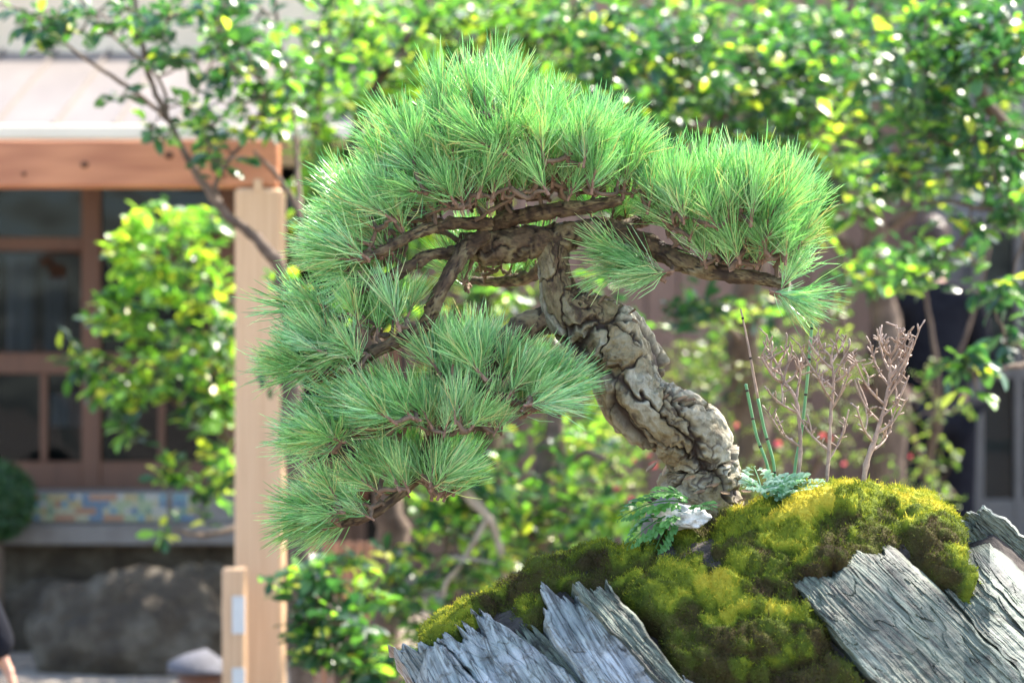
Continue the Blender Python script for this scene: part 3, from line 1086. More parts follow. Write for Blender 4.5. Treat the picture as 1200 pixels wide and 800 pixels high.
bw = base.copy()
base = base + .012 * np.stack([fbm(bw * 30 + k * 7, 3, 40 + k) for k in range(3)], 1)
h1, w1 = domes(.040, 170)
h2, w2 = domes(.013, 1300)
cr1 = rgm.uniform(0, 1, 200); cr2 = rgm.uniform(0, 1, 1400)
base = bw
mask = sstep(sd, -6, 12)
hgt = .000 + .38 * h1 + .46 * h2 + .007 * fbm(base * 26, 3, 61) + .0022 * fbm(base * 160, 4, 2)
off = mask * (hgt + .012 * sstep(px, 880, 1000)) - (1 - mask) * .02
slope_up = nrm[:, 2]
mv = base + nrm * off[:, None]
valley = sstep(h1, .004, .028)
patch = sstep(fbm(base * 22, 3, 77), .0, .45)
tone = np.clip(-.04 + .20 * valley - .30 * patch - .12 * (1 - sstep(h2, .002, .009)) + .34 * (cr1[w1] - .5) + .2 * (cr2[w2] - .5) + .22 * slope_up + .10 * sstep(px, 560, 900) - .22 * np.exp(-((px - 690) / 80) ** 2) - .25 * sstep(py, 690, 790) - .28 * (1 - sstep(sd, 2, 26)) * (tt > .25) + .25 * (px < 560), 0, 1)  # sunlit crests and shaded gaps, slopes and lower edge painted in; browner patches too
Fm = []
ok = (sd > -14).reshape(my_, mx_)
for j in range(my_ - 1):
    for i in range(mx_ - 1):
        if ok[j, i] or ok[j + 1, i + 1] or ok[j, i + 1] or ok[j + 1, i]:
            a = j * mx_ + i
            Fm.append((a, a + 1, a + mx_ + 1, a + mx_))
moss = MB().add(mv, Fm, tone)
# moss leaflets
cand = np.where((mask > .6))[0]
wts = 1.0 * np.ones(len(cand))
pick = rgm.choice(cand, 110000)
A = mv[pick] + rgm.normal(0, .0016, (len(pick), 3))
# normals of displaced surface
g = mv.reshape(my_, mx_, 3)
nn = np.cross(np.gradient(g, axis=1), np.gradient(g, axis=0)).reshape(-1, 3)
nn /= np.linalg.norm(nn, axis=1, keepdims=True) + 1e-12
if nn[:, 2].mean() < 0: nn = -nn
D = nn[pick] * .8 + rgm.normal(0, .45, (len(pick), 3)) + np.array([0, 0, .35])
D /= np.linalg.norm(D, axis=1, keepdims=True)
ln = rgm.uniform(.0016, .0042, len(pick))
big = rgm.random(len(pick)) < .02
ln = np.where(big & (px[pick] > 860), ln * 2.2, ln)
side = np.cross(D, rgm.normal(0, 1, D.shape)); side /= np.linalg.norm(side, axis=1, keepdims=True) + 1e-9
wd = ln[:, None] * .22
wd = wd * .8
V3 = np.stack([A - side * wd, A + side * wd, A + D * ln[:, None]], 1).reshape(-1, 3)
T3 = np.arange(len(V3)).reshape(-1, 3)
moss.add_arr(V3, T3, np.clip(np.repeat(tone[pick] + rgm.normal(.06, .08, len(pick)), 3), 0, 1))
mo = moss.build('moss', M_MOSS, None, True)
tag(mo, 'thick yellow green moss cushions spread over the top of the slanted rock', 'moss', kind='stuff')


def moss_top(px):
    """world point on the moss line above pixel column px"""
    return np.interp(px, [m[0] for m in MP[:16]], [m[1] for m in MP[:16]])


# bench under the rock (below the frame)
bench = empty('display_bench', (.25, 2.75, 0), 'plain timber bench under the mossy rock', 'bench')
mb = MB(); mb.box(-.55, 1.15, 2.35, 3.25, .46, .52, bevel=.005); mb.build('bench_top', M_BOARD, bench).matrix_parent_inverse = Matrix.Translation(-bench.location)
for (x, y) in ((-.45, 2.45), (1.05, 2.45), (-.45, 3.15), (1.05, 3.15)):
    mb = MB(); mb.box(x - .04, x + .04, y - .04, y + .04, 0, .458, bevel=.004); mb.build('leg', M_BOARD, bench).matrix_parent_inverse = Matrix.Translation(-bench.location)


# ------------------------------------------------------------------ small plants on the rock
def knobby(name, label, main, sides, Yc, seed):
    r = random.Random(seed)
    root = empty(name, P(main[0][0], main[0][1], Yc), label, 'twig', 'bare pruned twigs on the moss')
    inv = Matrix.Translation(-root.location)

    def seg(pts, nm, tip_knob=True):
        c = catmull([(*P(a, b, Yc + d), rr * .60 / 1000) for a, b, d, rr in pts], 6)
        rad = c[:, 3] * (1 + .18 * np.array([r.gauss(0, 1) for _ in c]))
        mb = MB()
        v, f = tube_geo(c[:, :3], np.abs(rad), 8)
        mb.add(v, f)
        return mb, c

    mb, c = seg(main, 'stem')
    o = mb.build('stem', M_DTWIG, root, True); o.matrix_parent_inverse = inv
    for sdl in sides:
        mb, c = seg(sdl, 'side_twig')
        # knobs and stubs
        for k in range(3, len(c), 2):
            if r.random() < .6:
                p = Vector(c[k][:3])
                d = Vector((r.gauss(0, .7), r.gauss(0, .7), r.uniform(.3, 1.0))).normalized()
                L = r.uniform(.004, .012)
                pts = [p, p + d * L * .6, p + d * L, p + d * (L + .002)]
                mb.tube(np.array([x[:] for x in pts]), [.0010, .0008, .0012, .0005], 6)
        o = mb.build('side_twig', M_DTWIG, root, True); o.matrix_parent_inverse = inv
    return root


def sides_from(main, specs, r):
    out = []
    for (t0, dx, dy) in specs:
        k = t0 * (len(main) - 1); i = int(min(k, len(main) - 2)); f = k - i
        x = main[i][0] * (1 - f) + main[i + 1][0] * f; y = main[i][1] * (1 - f) + main[i + 1][1] * f
        d = r.uniform(-.03, .03)
        out.append([(x, y, 0, 2.6), (x + dx * .5 + r.uniform(-2, 2), y + dy * .35, d * .5, 2.2), (x + dx * .85, y + dy * .75, d, 1.9), (x + dx, y + dy, d * 1.1, 1.7)])
        # secondary fork
        xx, yy = x + dx * .5, y + dy * .35
        out.append([(xx, yy, d * .5, 1.9), (xx + dx * .1 + r.uniform(-5, 5), yy - 12, d * .3, 1.6), (xx + dx * .15 + r.uniform(-7, 7), yy - 26, d * .2, 1.5)])
    return out


r_ = random.Random(4)
m1 = [(931, 590, 0, 4.2), (936, 555, 0, 4.0), (938, 515, 0, 3.8), (933, 470, 0, 3.2), (920, 448, 0, 2.8), (912, 430, 0, 2.4), (904, 416, 0, 2)]
knobby('bare_twig', 'leftmost bare twig rising between the two green horsetail stems', m1, sides_from(m1, [(.3, -38, -42), (.45, -36, -28), (.5, 8, -60), (.62, -32, -38), (.66, 22, -30), (.75, -24, -22), (.85, 14, -26), (.7, 10, -40), (.9, -12, -20)], r_), 2.80, 1)
m2 = [(966, 590, 0, 4.4), (969, 560, 0, 4.2), (972, 520, 0, 4.0), (974, 480, 0, 3.6), (977, 445, 0, 3.0), (974, 420, 0, 2.5), (978, 402, 0, 2)]
knobby('bare_twig', 'middle bare twig, upright with its tip splitting into stubs', m2, sides_from(m2, [(.25, 24, -60), (.3, -38, -48), (.5, 22, -50), (.55, -16, -30), (.62, -40, -52), (.7, 20, -40), (.75, -28, -34), (.8, 16, -30), (.85, -20, -24), (.65, 28, -26)], r_), 2.79, 2)
m3 = [(1010, 585, 0, 5.2), (1015, 545, 0, 5.0), (1026, 512, 0, 4.6), (1036, 478, 0, 4.0), (1042, 448, 0, 3.2), (1043, 424, 0, 2.5), (1042, 405, 0, 2)]
knobby('bare_twig', 'rightmost bare twig, a dense fan of short twigs beside the dark figure', m3, sides_from(m3, [(.25, 24, -28), (.3, -20, -42), (.35, 34, -40), (.42, -30, -50), (.45, 32, -48), (.52, -38, -62), (.55, 28, -56), (.62, 30, -60), (.65, -22, -50), (.72, 26, -46), (.76, -14, -44), (.82, 22, -38), (.88, 12, -34), (.9, -12, -20), (.7, 36, -60)], r_), 2.77, 3)
# reddish bud tips are part of the twigs' own colour

M_HORSE = noise_mat('horsetail_green', [(.3, (.05, .17, .06)), (.7, (.14, .33, .12))], scale=60, rough=.4, spec=.5, stretch=(1, 1, .2))
M_NODE = noise_mat('dark_joint', [(.3, (.02, .015, .012)), (.7, (.07, .05, .04))], scale=60)
for pts, lab, top_brown in [
    ([(909, 575), (906, 540), (895, 500), (885, 450), (877, 405), (868, 362)], 'tallest horsetail stem, green below and brown at its tip', True),
    ([(930, 580), (932, 545), (940, 500), (946, 445), (949, 410), (952, 376)], 'bright green horsetail stem between two bare twigs', False),
    ([(903, 575), (899, 545), (887, 512), (880, 480), (874, 450)], 'shortest horsetail stem, pale green, nearest the trunk', False)]:
    Yh = 2.81
    c = catmull([P(a, b, Yh)[:] for a, b in pts], 6)
    root = empty('horsetail', c[0], lab, 'horsetail', None)
    inv = Matrix.Translation(-Vector(c[0]))
    nseg = len(c)
    cut = int(nseg * .52) if top_brown else nseg
    rr0 = .0018
    o = MB().tube(c[:cut + (1 if cut < nseg else 0)], rr0, 8).build('stem', M_HORSE, root, True); o.matrix_parent_inverse = inv
    if top_brown:
        o = MB().tube(c[cut:], np.linspace(rr0, .0009, nseg - cut), 8).build('dry_tip', M_DTWIG, root, True); o.matrix_parent_inverse = inv
    for k in range(4, nseg - 1, 6):
        d = c[min(k + 1, nseg - 1)] - c[k]; d /= np.linalg.norm(d)
        o = MB().tube(np.array([c[k] - d * .0012, c[k] + d * .0012]), .00205 if k < cut else .0016, 8).build('joint', M_NODE, root, True); o.matrix_parent_inverse = inv


def frond(root, p0, d, L, mat, seed, wid=.4, nm='frond', lobes=9):
    r = random.Random(seed)
    mb = MB()
    p = Vector(p0); d = Vector(d).normalized()
    pts = []
    for k in range(lobes + 1):
        pts.append(p.copy()); d = (d + Vector((0, 0, -.10))).normalized(); p = p + d * (L / lobes)
    mb.tube(np.array([q[:] for q in pts]), np.linspace(.0012, .0004, len(pts)), 5, .2)
    for k in range(1, lobes + 1):
        t = k / lobes
        dd = (pts[k] - pts[k - 1]).normalized()
        up = Vector((r.gauss(0, .1), -.45, 1))
        side = dd.cross(up).normalized()
        ll = L * wid * math.sin(math.pi * min(1, .22 + t * .78)) + .004
        for sg in (-1, 1):
            ld = (side * sg + dd * .55 + Vector((0, 0, r.uniform(-.2, .15)))).normalized()
            R3 = rotm(ld, up)
            # each leaflet with small lobes
            for q_ in range(3):
                V_, F_ = leaf_shape(ll * (.75 - .2 * q_), ll * .26, .2, .15, k)
                R2 = rotm((ld + (dd * .9 * (1 if q_ == 1 else -1) if q_ else Vector((0, 0, 0)))).normalized(), up)
                base_ = pts[k] + ld * ll * (0.15 + .25 * (q_ > 0))
                mb.add((np.array(R2) @ V_.T).T + np.array(base_), F_, r.uniform(.2, 1))
    o = mb.build(nm, mat, root, True)
    o.matrix_parent_inverse = Matrix.Translation(-root.location)
    return o


fern = empty('fern', P(800, 600, 2.76), 'small green fern hanging beside the foot of the trunk', 'fern')
for k, (px0, py0, dx, dz, dy, L) in enumerate([(806, 582, -1, .25, -.1, .085), (800, 592, -1, -.1, -.3, .08), (792, 596, -.6, -.55, -.4, .06), (806, 578, -.6, .45, -.3, .05), (812, 590, .3, .4, -.6, .045)]):
    frond(fern, P(px0, py0 + 6, 2.735), (dx, dy, dz), L, M_FERN, k, .32)
herb = empty('herb_plant', P(925, 575, 2.76), 'low pale green herb with downy cut leaves at the foot of the twigs', 'plant')
for k in range(20):
    a = random.uniform(0, 6.28)
    frond(herb, P(925 + random.uniform(-32, 32), 578 + random.uniform(-8, 8), 2.77 + random.uniform(-.02, .02)), (math.cos(a) * 1.2, math.sin(a) * .6 - .1, random.uniform(.3, .9)), random.uniform(.028, .045), M_HERB, 40 + k, .5, 'leaf', 5)
# white stone at the foot of the trunk
bm = bmesh.new()
bmesh.ops.create_icosphere(bm, subdivisions=5, radius=1)
V = np.array([v.co[:] for v in bm.verts])
sc_ = 1 + .28 * fbm(V * 1.7, 4, 3)
V = V * sc_[:, None] * np.array([.030, .022, .014])
mb = MB().add(V + np.array(P(797, 606, 2.745)), [tuple(v.index for v in f.verts) for f in bm.faces])
bm.free()
tag(mb.build('pale_stone', M_LICHEN, None, True), 'small whitish lichen stone against the foot of the trunk, under the fern', 'stone')
# root lump
mb = MB()
v, f = tube_geo(catmull([P(790, 590, 2.80)[:], P(775, 602, 2.79)[:], P(765, 616, 2.78)[:], P(762, 628, 2.78)[:]], 8), .014, 20, True, .3, 3)
o = mb.add(v, f, .8).build('root', M_LEDGE, bonsai, True); blocal(o)

# ------------------------------------------------------------------ garden shrubs and trees behind
gpy = lambda Y: 400 + CAM_H / (K * Y)          # photo row where the ground lies at distance Y

shrub('evergreen_tree', 'slender tree whose dark stem arches left across the pale timber post', 'tree',
      [[(368, gpy(5.5), 5.5, 30), (356, 760, 5.5, 27), (350, 600, 5.5, 24), (344, 460, 5.5, 22), (336, 360, 5.5, 19), (326, 312, 5.5, 16), (300, 280, 5.5, 13), (262, 246, 5.5, 11), (226, 196, 5.5, 9), (197, 140, 5.5, 7), (172, 80, 5.5, 6), (160, 10, 5.5, 5), (150, -40, 5.5, 4)],
       [(262, 246, 5.5, 8), (252, 222, 5.5, 6), (266, 190, 5.5, 5), (290, 160, 5.5, 4), (310, 120, 5.5, 3)],
       [(197, 140, 5.5, 6), (150, 102, 5.45, 5), (90, 62, 5.4, 4), (40, 20, 5.4, 3), (0, 5, 5.4, 2)],
       [(336, 360, 5.5, 8), (352, 260, 5.55, 7), (330, 215, 5.55, 6), (298, 178, 5.5, 4)],
       [(197, 140, 5.5, 5), (185, 90, 5.5, 4), (130, 40, 5.4, 3), (90, -10, 5.4, 3)],
       [(352, 260, 5.55, 7), (345, 150, 5.7, 6), (330, 60, 5.7, 5), (320, -20, 5.7, 4)]],
      [(50, 28, 5.4, 55, 22, .15, 14, .15), (150, 20, 5.4, 55, 26, .2, 12, .12), (190, 70, 5.4, 40, 35, .15, 7, .1), (275, 55, 5.6, 60, 60, .3, 30, .15), (250, 140, 5.5, 45, 34, .2, 13, .25), (270, 185, 5.4, 30, 16, .1, 5, .1),
       (190, 155, 5.4, 22, 18, .1, 5, .5), (140, 110, 5.4, 14, 14, .1, 2, .1), (235, 10, 5.5, 60, 30, .3, 12, .15), (330, 110, 5.7, 40, 70, .3, 22, .4), (300, 450, 5.45, 14, 10, .05, 1, 0), (335, 330, 5.5, 14, 12, .1, 3, .6)],
      L=.043, seed=3, group='garden trees behind the bonsai')

shrub('sunlit_shrub', 'bright yellow green shrub spreading left from behind the pale timber post', 'shrub',
      [[(310, gpy(6.9), 6.9, 28), (306, 650, 6.85, 24), (300, 540, 6.8, 20), (280, 470, 6.75, 16), (250, 400, 6.7, 12), (215, 330, 6.65, 9), (190, 270, 6.6, 6)],
       [(300, 540, 6.8, 12), (250, 500, 6.7, 9), (190, 460, 6.65, 7), (130, 420, 6.6, 5)],
       [(302, 600, 6.8, 10), (270, 620, 6.7, 8), (235, 627, 6.65, 6), (205, 620, 6.6, 4)],
       [(290, 500, 6.8, 10), (250, 545, 6.7, 7), (215, 570, 6.65, 4)]],
      [(200, 262, 6.6, 66, 30, .25, 22, .9), (160, 310, 6.6, 45, 34, .2, 18, .85), (225, 330, 6.6, 55, 50, .25, 24, .8), (140, 380, 6.6, 48, 30, .2, 17, .8), (215, 420, 6.6, 70, 40, .25, 30, .6), (250, 375, 6.6, 35, 50, .2, 14, .25), (100, 425, 6.6, 32, 18, .15, 8, .6),
       (155, 450, 6.6, 50, 22, .2, 13, .75), (150, 505, 6.6, 16, 22, .1, 5, .5), (245, 480, 6.6, 35, 36, .2, 14, .5), (255, 545, 6.6, 26, 34, .15, 10, .35), (205, 560, 6.55, 20, 20, .1, 5, .7), (190, 620, 6.55, 12, 14, .05, 2, .9), (248, 590, 6.55, 14, 12, .05, 2, .6), (80, 395, 6.6, 12, 10, .05, 1, .5)],
      L=.050, seed=5, group='garden trees behind the bonsai')

shrub('evergreen_tree', 'yellow green tree standing behind the left side of the bonsai crown', 'tree',
      [[(455, gpy(6.4), 6.4, 50), (458, 760, 6.4, 46), (452, 600, 6.4, 40), (440, 440, 6.4, 34), (420, 300, 6.4, 26), (408, 200, 6.4, 20), (430, 120, 6.4, 14), (470, 60, 6.3, 10), (500, 0, 6.3, 7)],
       [(420, 300, 6.4, 16), (385, 220, 6.4, 12), (370, 150, 6.4, 9), (380, 80, 6.4, 7), (390, 0, 6.4, 5)],
       [(408, 200, 6.4, 12), (470, 150, 6.4, 9), (520, 90, 6.4, 7), (580, 40, 6.4, 5)]],
      [(400, 30, 6.3, 70, 44, .35, 26, .5), (470, 40, 6.3, 60, 50, .3, 20, .65), (380, 110, 6.4, 50, 50, .3, 24, .7), (450, 110, 6.4, 56, 34, .3, 22, .75), (375, 190, 6.3, 34, 50, .25, 22, .85), (540, 30, 6.3, 60, 40, .3, 20, .6), (390, 250, 6.4, 20, 20, .2, 5, .8), (360, 240, 6.4, 16, 30, .2, 7, .85),
       (600, 20, 6.4, 60, 30, .3, 20, .5), (500, 90, 6.5, 50, 20, .2, 10, .8), (455, 360, 6.4, 60, 14, .2, 10, .9), (600, 350, 6.4, 30, 20, .2, 4, .8), (470, 330, 6.4, 50, 20, .2, 6, .95)],
      L=.046, seed=9, group='garden trees behind the bonsai')

shrub('glossy_tree', 'glossy dark tree glinting with sun above the middle and right of the bonsai', 'tree',
      [[(880, gpy(7.4), 7.4, 60), (876, 560, 7.4, 54), (868, 400, 7.3, 50), (880, 280, 7.2, 44), (900, 200, 7.1, 36), (940, 130, 7.0, 26), (980, 60, 6.9, 18), (1000, -20, 6.9, 12)],
       [(890, 240, 7.1, 20), (830, 170, 6.9, 15), (780, 110, 6.7, 11), (720, 60, 6.6, 8), (660, 20, 6.5, 5)],
       [(880, 300, 7.2, 18), (920, 260, 7.0, 14), (980, 220, 6.8, 11), (1040, 190, 6.6, 8)],
       [(868, 400, 7.3, 10), (845, 372, 6.6, 7), (822, 350, 6.1, 5)]],
      [(660, 40, 6.3, 60, 50, .3, 34, .35), (740, 50, 6.2, 70, 56, .35, 44, .12), (800, 120, 6.1, 80, 50, .35, 50, .2), (720, 130, 6.0, 60, 40, .3, 30, .12), (860, 50, 6.3, 80, 60, .4, 44, .22), (930, 90, 6.2, 70, 60, .4, 44, .2), (960, 160, 6.1, 60, 50, .35, 30, .5),
       (900, 170, 6.3, 60, 30, .3, 22, .3), (990, 220, 6.2, 46, 46, .3, 28, .5), (1010, 60, 6.3, 60, 60, .3, 34, .2), (1010, 310, 6.1, 34, 34, .2, 12, .2), (822, 360, 6.0, 32, 20, .12, 9, .02), (720, 350, 6.6, 50, 40, .2, 8, .5), (890, 350, 6.6, 50, 30, .2, 7, .5), (790, 372, 6.0, 16, 10, .05, 3, .05), (940, 260, 6.4, 40, 30, .2, 12, .4), (1060, 310, 6.0, 24, 24, .1, 5, .1)],
      L=.046, seed=12, group='garden trees behind the bonsai')

shrub('camellia_tree', 'dark leaved tree filling the top right corner, one leafy sprig hanging low', 'tree',
      [[(1330, gpy(5.6), 5.6, 50), (1320, 600, 5.6, 44), (1290, 400, 5.6, 36), (1250, 260, 5.5, 28), (1200, 180, 5.5, 20), (1150, 110, 5.4, 14), (1110, 40, 5.4, 9)],
       [(1290, 400, 5.6, 12), (1240, 330, 5.4, 9), (1190, 262, 5.3, 7), (1130, 240, 5.3, 5), (1080, 236, 5.3, 3)],
       [(1290, 420, 5.6, 10), (1230, 420, 5.2, 7), (1180, 430, 5.1, 5), (1140, 436, 5.0, 3)]],
      [(1110, 40, 5.4, 60, 50, .3, 42, .15), (1170, 60, 5.2, 50, 60, .3, 40, .12), (1090, 130, 5.4, 60, 50, .3, 38, .2), (1160, 170, 5.3, 46, 50, .3, 32, .1), (1060, 200, 5.5, 40, 40, .2, 18, .3), (1190, 230, 5.2, 26, 36, .2, 12, .05), (1120, 262, 5.3, 40, 12, .1, 4, .2), (1112, 305, 5.5, 34, 26, .15, 10, .3), (1070, 330, 5.6, 30, 20, .15, 6, .4),
       (1170, 340, 5.2, 34, 24, .15, 9, .1), (1190, 400, 5.2, 22, 16, .1, 4, .1), (1135, 430, 5.0, 30, 26, .1, 7, .3), (1150, 462, 5.0, 12, 8, .05, 1, .5)],
      L=.045, seed=15, group='garden trees behind the bonsai')

shrub('low_shrub', 'leafy green shrub with brown stems behind the gap under the leaning trunk', 'shrub',
      [[(640, gpy(6.2), 6.2, 46), (636, 780, 6.2, 42), (630, 660, 6.2, 36), (636, 560, 6.2, 30), (655, 470, 6.2, 24), (670, 400, 6.2, 18)],
       [(634, 640, 6.2, 14), (590, 600, 6.1, 10), (560, 560, 6.1, 7), (530, 530, 6.1, 5)],
       [(640, 560, 6.2, 14), (690, 530, 6.1, 10), (730, 560, 6.1, 7)],
       [(634, 680, 6.2, 12), (590, 672, 6.1, 9), (540, 650, 6.0, 6), (500, 652, 6.0, 4)],
       [(560, gpy(6.3), 6.3, 18), (530, 720, 6.2, 15), (524, 640, 6.2, 12), (510, 560, 6.2, 9), (480, 480, 6.2, 6)]],
      [(560, 560, 6.0, 60, 40, .25, 20, .45), (600, 600, 6.1, 60, 40, .25, 16, .5), (680, 590, 6.0, 50, 50, .25, 22, .6), (720, 600, 6.0, 34, 40, .2, 14, .8), (660, 520, 6.2, 60, 26, .2, 12, .6), (520, 600, 6.0, 50, 30, .2, 12, .5), (570, 670, 6.0, 50, 34, .2, 12, .6), (650, 660, 6.0, 34, 34, .2, 8, .1),
       (480, 670, 6.0, 50, 40, .2, 14, .5), (600, 420, 6.3, 50, 30, .2, 6, .1), (500, 735, 5.9, 46, 40, .2, 18, .3), (450, 690, 6.0, 36, 30, .2, 10, .4), (660, 420, 6.3, 26, 34, .2, 7, .05)],
      L=.046, seed=18, group='garden trees behind the bonsai')

shrub('low_shrub', 'drooping leafy shrub in the lower left, just right of the timber post', 'shrub',
      [[(420, gpy(5.4), 5.4, 22), (410, 860, 5.4, 20), (395, 760, 5.35, 15), (385, 690, 5.3, 11), (375, 640, 5.3, 7)],
       [(395, 760, 5.35, 10), (430, 700, 5.3, 8), (455, 660, 5.3, 5)],
       [(400, 790, 5.35, 10), (360, 740, 5.3, 8), (335, 690, 5.3, 5)]],
      [(370, 680, 5.2, 32, 36, .15, 17, .12), (395, 740, 5.2, 40, 40, .2, 24, .15), (365, 750, 5.2, 26, 34, .15, 12, .12), (430, 780, 5.2, 40, 30, .2, 15, .3), (325, 682, 5.2, 12, 10, .05, 2, .8), (440, 690, 5.3, 28, 26, .15, 7, .8), (470, 770, 5.2, 16, 40, .1, 6, .4), (410, 655, 5.3, 30, 16, .1, 6, .4)],
      L=.042, seed=22, group='garden trees behind the bonsai')

azal = shrub('azalea_bush', 'sparse small leaved bush with red blossoms behind the bare twigs', 'bush',
             [[(900, gpy(7.6), 7.6, 16), (905, 600, 7.6, 13), (890, 480, 7.5, 9), (870, 400, 7.5, 6)],
              [(905, 620, 7.6, 12), (960, 540, 7.5, 9), (985, 440, 7.4, 6), (990, 370, 7.4, 4)],
              [(1060, 700, 7.4, 14), (1085, 560, 7.3, 11), (1100, 460, 7.2, 9), (1090, 380, 7.2, 6), (1075, 300, 7.2, 4)],
              [(1080, 590, 7.3, 9), (1110, 460, 7.2, 7), (1140, 370, 7.2, 5), (1160, 290, 7.2, 4)],
              [(900, 640, 7.6, 11), (830, 560, 7.5, 8), (790, 470, 7.5, 5), (780, 400, 7.5, 4)],
              [(1085, 560, 7.3, 8), (1060, 470, 7.2, 6), (1050, 400, 7.2, 4)]],
             [(850, 420, 7.4, 70, 50, .3, 50, .5), (900, 500, 7.4, 70, 60, .3, 60, .5), (800, 470, 7.5, 50, 70, .3, 40, .5), (980, 470, 7.3, 60, 80, .3, 55, .5), (960, 380, 7.4, 60, 40, .3, 30, .4), (1080, 500, 7.2, 60, 90, .3, 34, .3), (740, 540, 7.3, 60, 60, .3, 40, .6), (730, 470, 7.4, 40, 40, .2, 18, .6),
              (1060, 590, 7.1, 70, 30, .2, 20, .4), (860, 560, 7.2, 60, 40, .3, 36, .5), (760, 600, 7.2, 50, 20, .2, 16, .6)],
             L=.022, mat=M_SMALL, seed=30, per=(4, 8), twig_r=.002, group=None)

pm = MB()
for k in range(5):
    V_, F_ = leaf_shape(.022, .020, .3, -.3, k)
    R3 = rotm((math.cos(k * 1.257), math.sin(k * 1.257), .5), (0, 0, 1))
    pm.add((np.array(R3) @ V_.T).T, F_, .3 + .1 * k)
pme = pm.mesh('blossom', M_PETAL, True)
for i, (px0, py0, Y0_) in enumerate([(760, 535, 6.8), (768, 548, 6.9), (722, 572, 6.7), (738, 585, 6.5), (730, 592, 6.5), (716, 570, 6.8), (865, 500, 7.0), (975, 515, 6.9), (1070, 590, 6.5), (1078, 583, 6.6), (990, 545, 6.9), (745, 540, 6.9), (912, 522, 7.0), (965, 512, 6.9), (1065, 535, 6.9)]):
    o = bpy.data.objects.new('blossom', pme)
    o.location = P(px0, py0, Y0_)
    o.rotation_euler = (random.uniform(.2, 1.4), random.uniform(-.5, .5), random.uniform(0, 6))
    s_ = random.uniform(1.0, 1.5)
    s_ *= .45; o.scale = (s_, s_, s_)
    link(o, azal)

shrub('background_tree', 'dark green tree filling the depth behind the bonsai crown', 'tree',
      [[(560, gpy(8.8), 8.8, 70), (566, 560, 8.8, 60), (575, 380, 8.8, 50), (560, 220, 8.8, 36), (540, 80, 8.8, 24), (540, -40, 8.8, 14)],
       [(575, 380, 8.8, 26), (640, 260, 8.8, 20), (720, 160, 8.8, 14), (780, 40, 8.8, 9)], [(566, 560, 8.8, 20), (500, 480, 8.7, 14), (470, 400, 8.6, 8)]],
      [(480, 60, 8.6, 100, 90, .5, 60, .75), (620, 90, 8.6, 110, 100, .5, 80, .6), (760, 60, 8.6, 90, 90, .5, 60, .45), (700, 200, 8.6, 80, 60, .4, 40, .3), (540, 300, 8.7, 100, 60, .4, 30, .7), (520, 520, 8.6, 90, 90, .4, 34, .7), (620, 640, 8.6, 90, 70, .4, 26, .7), (700, 500, 8.6, 80, 90, .4, 30, .8), (640, 380, 8.6, 70, 50, .4, 12, .8), (440, 250, 8.6, 60, 60, .4, 24, .5)],
      L=.065, seed=41, group='garden trees behind the bonsai', objects=200)
shrub('background_tree', 'dark green tree filling the depth behind the glossy leaves at upper right', 'tree',
      [[(1040, gpy(8.8), 8.8, 70), (1046, 500, 8.8, 60), (1030, 320, 8.8, 48), (1010, 180, 8.8, 34), (1020, 40, 8.8, 20), (1020, -40, 8.8, 12)],
       [(1030, 320, 8.8, 24), (940, 240, 8.8, 17), (880, 140, 8.8, 11)], [(1030, 280, 8.8, 22), (1110, 200, 8.8, 16), (1160, 90, 8.8, 10)]],
      [(880, 60, 8.6, 100, 90, .5, 60, .12), (1010, 60, 8.6, 100, 100, .5, 70, .1), (1140, 80, 8.6, 90, 100, .5, 60, .1), (900, 180, 8.6, 80, 60, .4, 34, .4), (1090, 210, 8.6, 90, 40, .4, 26, .2), (860, 400, 8.7, 80, 80, .4, 26, .5)],
      L=.065, seed=44, group='garden trees behind the bonsai', objects=200)

shrub('overhanging_tree', 'leafy tree above the frame whose boughs dapple the right side of the rock', 'tree',
      [[(2800, gpy(3.9), 3.9, 70), (2790, 200, 3.9, 60), (2740, -500, 3.85, 45), (2500, -950, 3.8, 28), (2250, -1060, 3.75, 18), (2000, -1080, 3.7, 10), (1800, -1060, 3.7, 6)]],
      [(2020, -1060, 3.7, 340, 110, .45, 26, .3), (2350, -1120, 3.8, 200, 140, .4, 20, .3)],
      L=.065, seed=51, objects=0)

# broken pale branch leaning behind the lowest pad
root = empty('fallen_branch', P(600, 720, 6.0), 'pale broken branch leaning among the stems left of the rock', 'branch')
for pts in [[(528, 556, 5.9, 8), (552, 585, 5.9, 13), (572, 606, 5.9, 11), (585, 640, 5.92, 9), (600, 720, 5.95, 8), (612, 840, 6.0, 8), (620, gpy(6.0), 6.0, 9)],
            [(572, 606, 5.9, 7), (540, 660, 5.9, 6), (520, 690, 5.9, 6), (530, 740, 5.95, 6)],
            [(530, 652, 5.9, 4), (580, 660, 5.9, 4), (620, 672, 5.9, 4), (680, 668, 5.9, 3)]]:
    c = catmull([(*P(a, b, Y), r / 1000) for a, b, Y, r in pts], 6)
    o = MB().tube(c[:, :3], c[:, 3], 9, rough=.2).build('limb', M_PALEBR, root, True)
    o.matrix_parent_inverse = Matrix.Translation(-root.location)

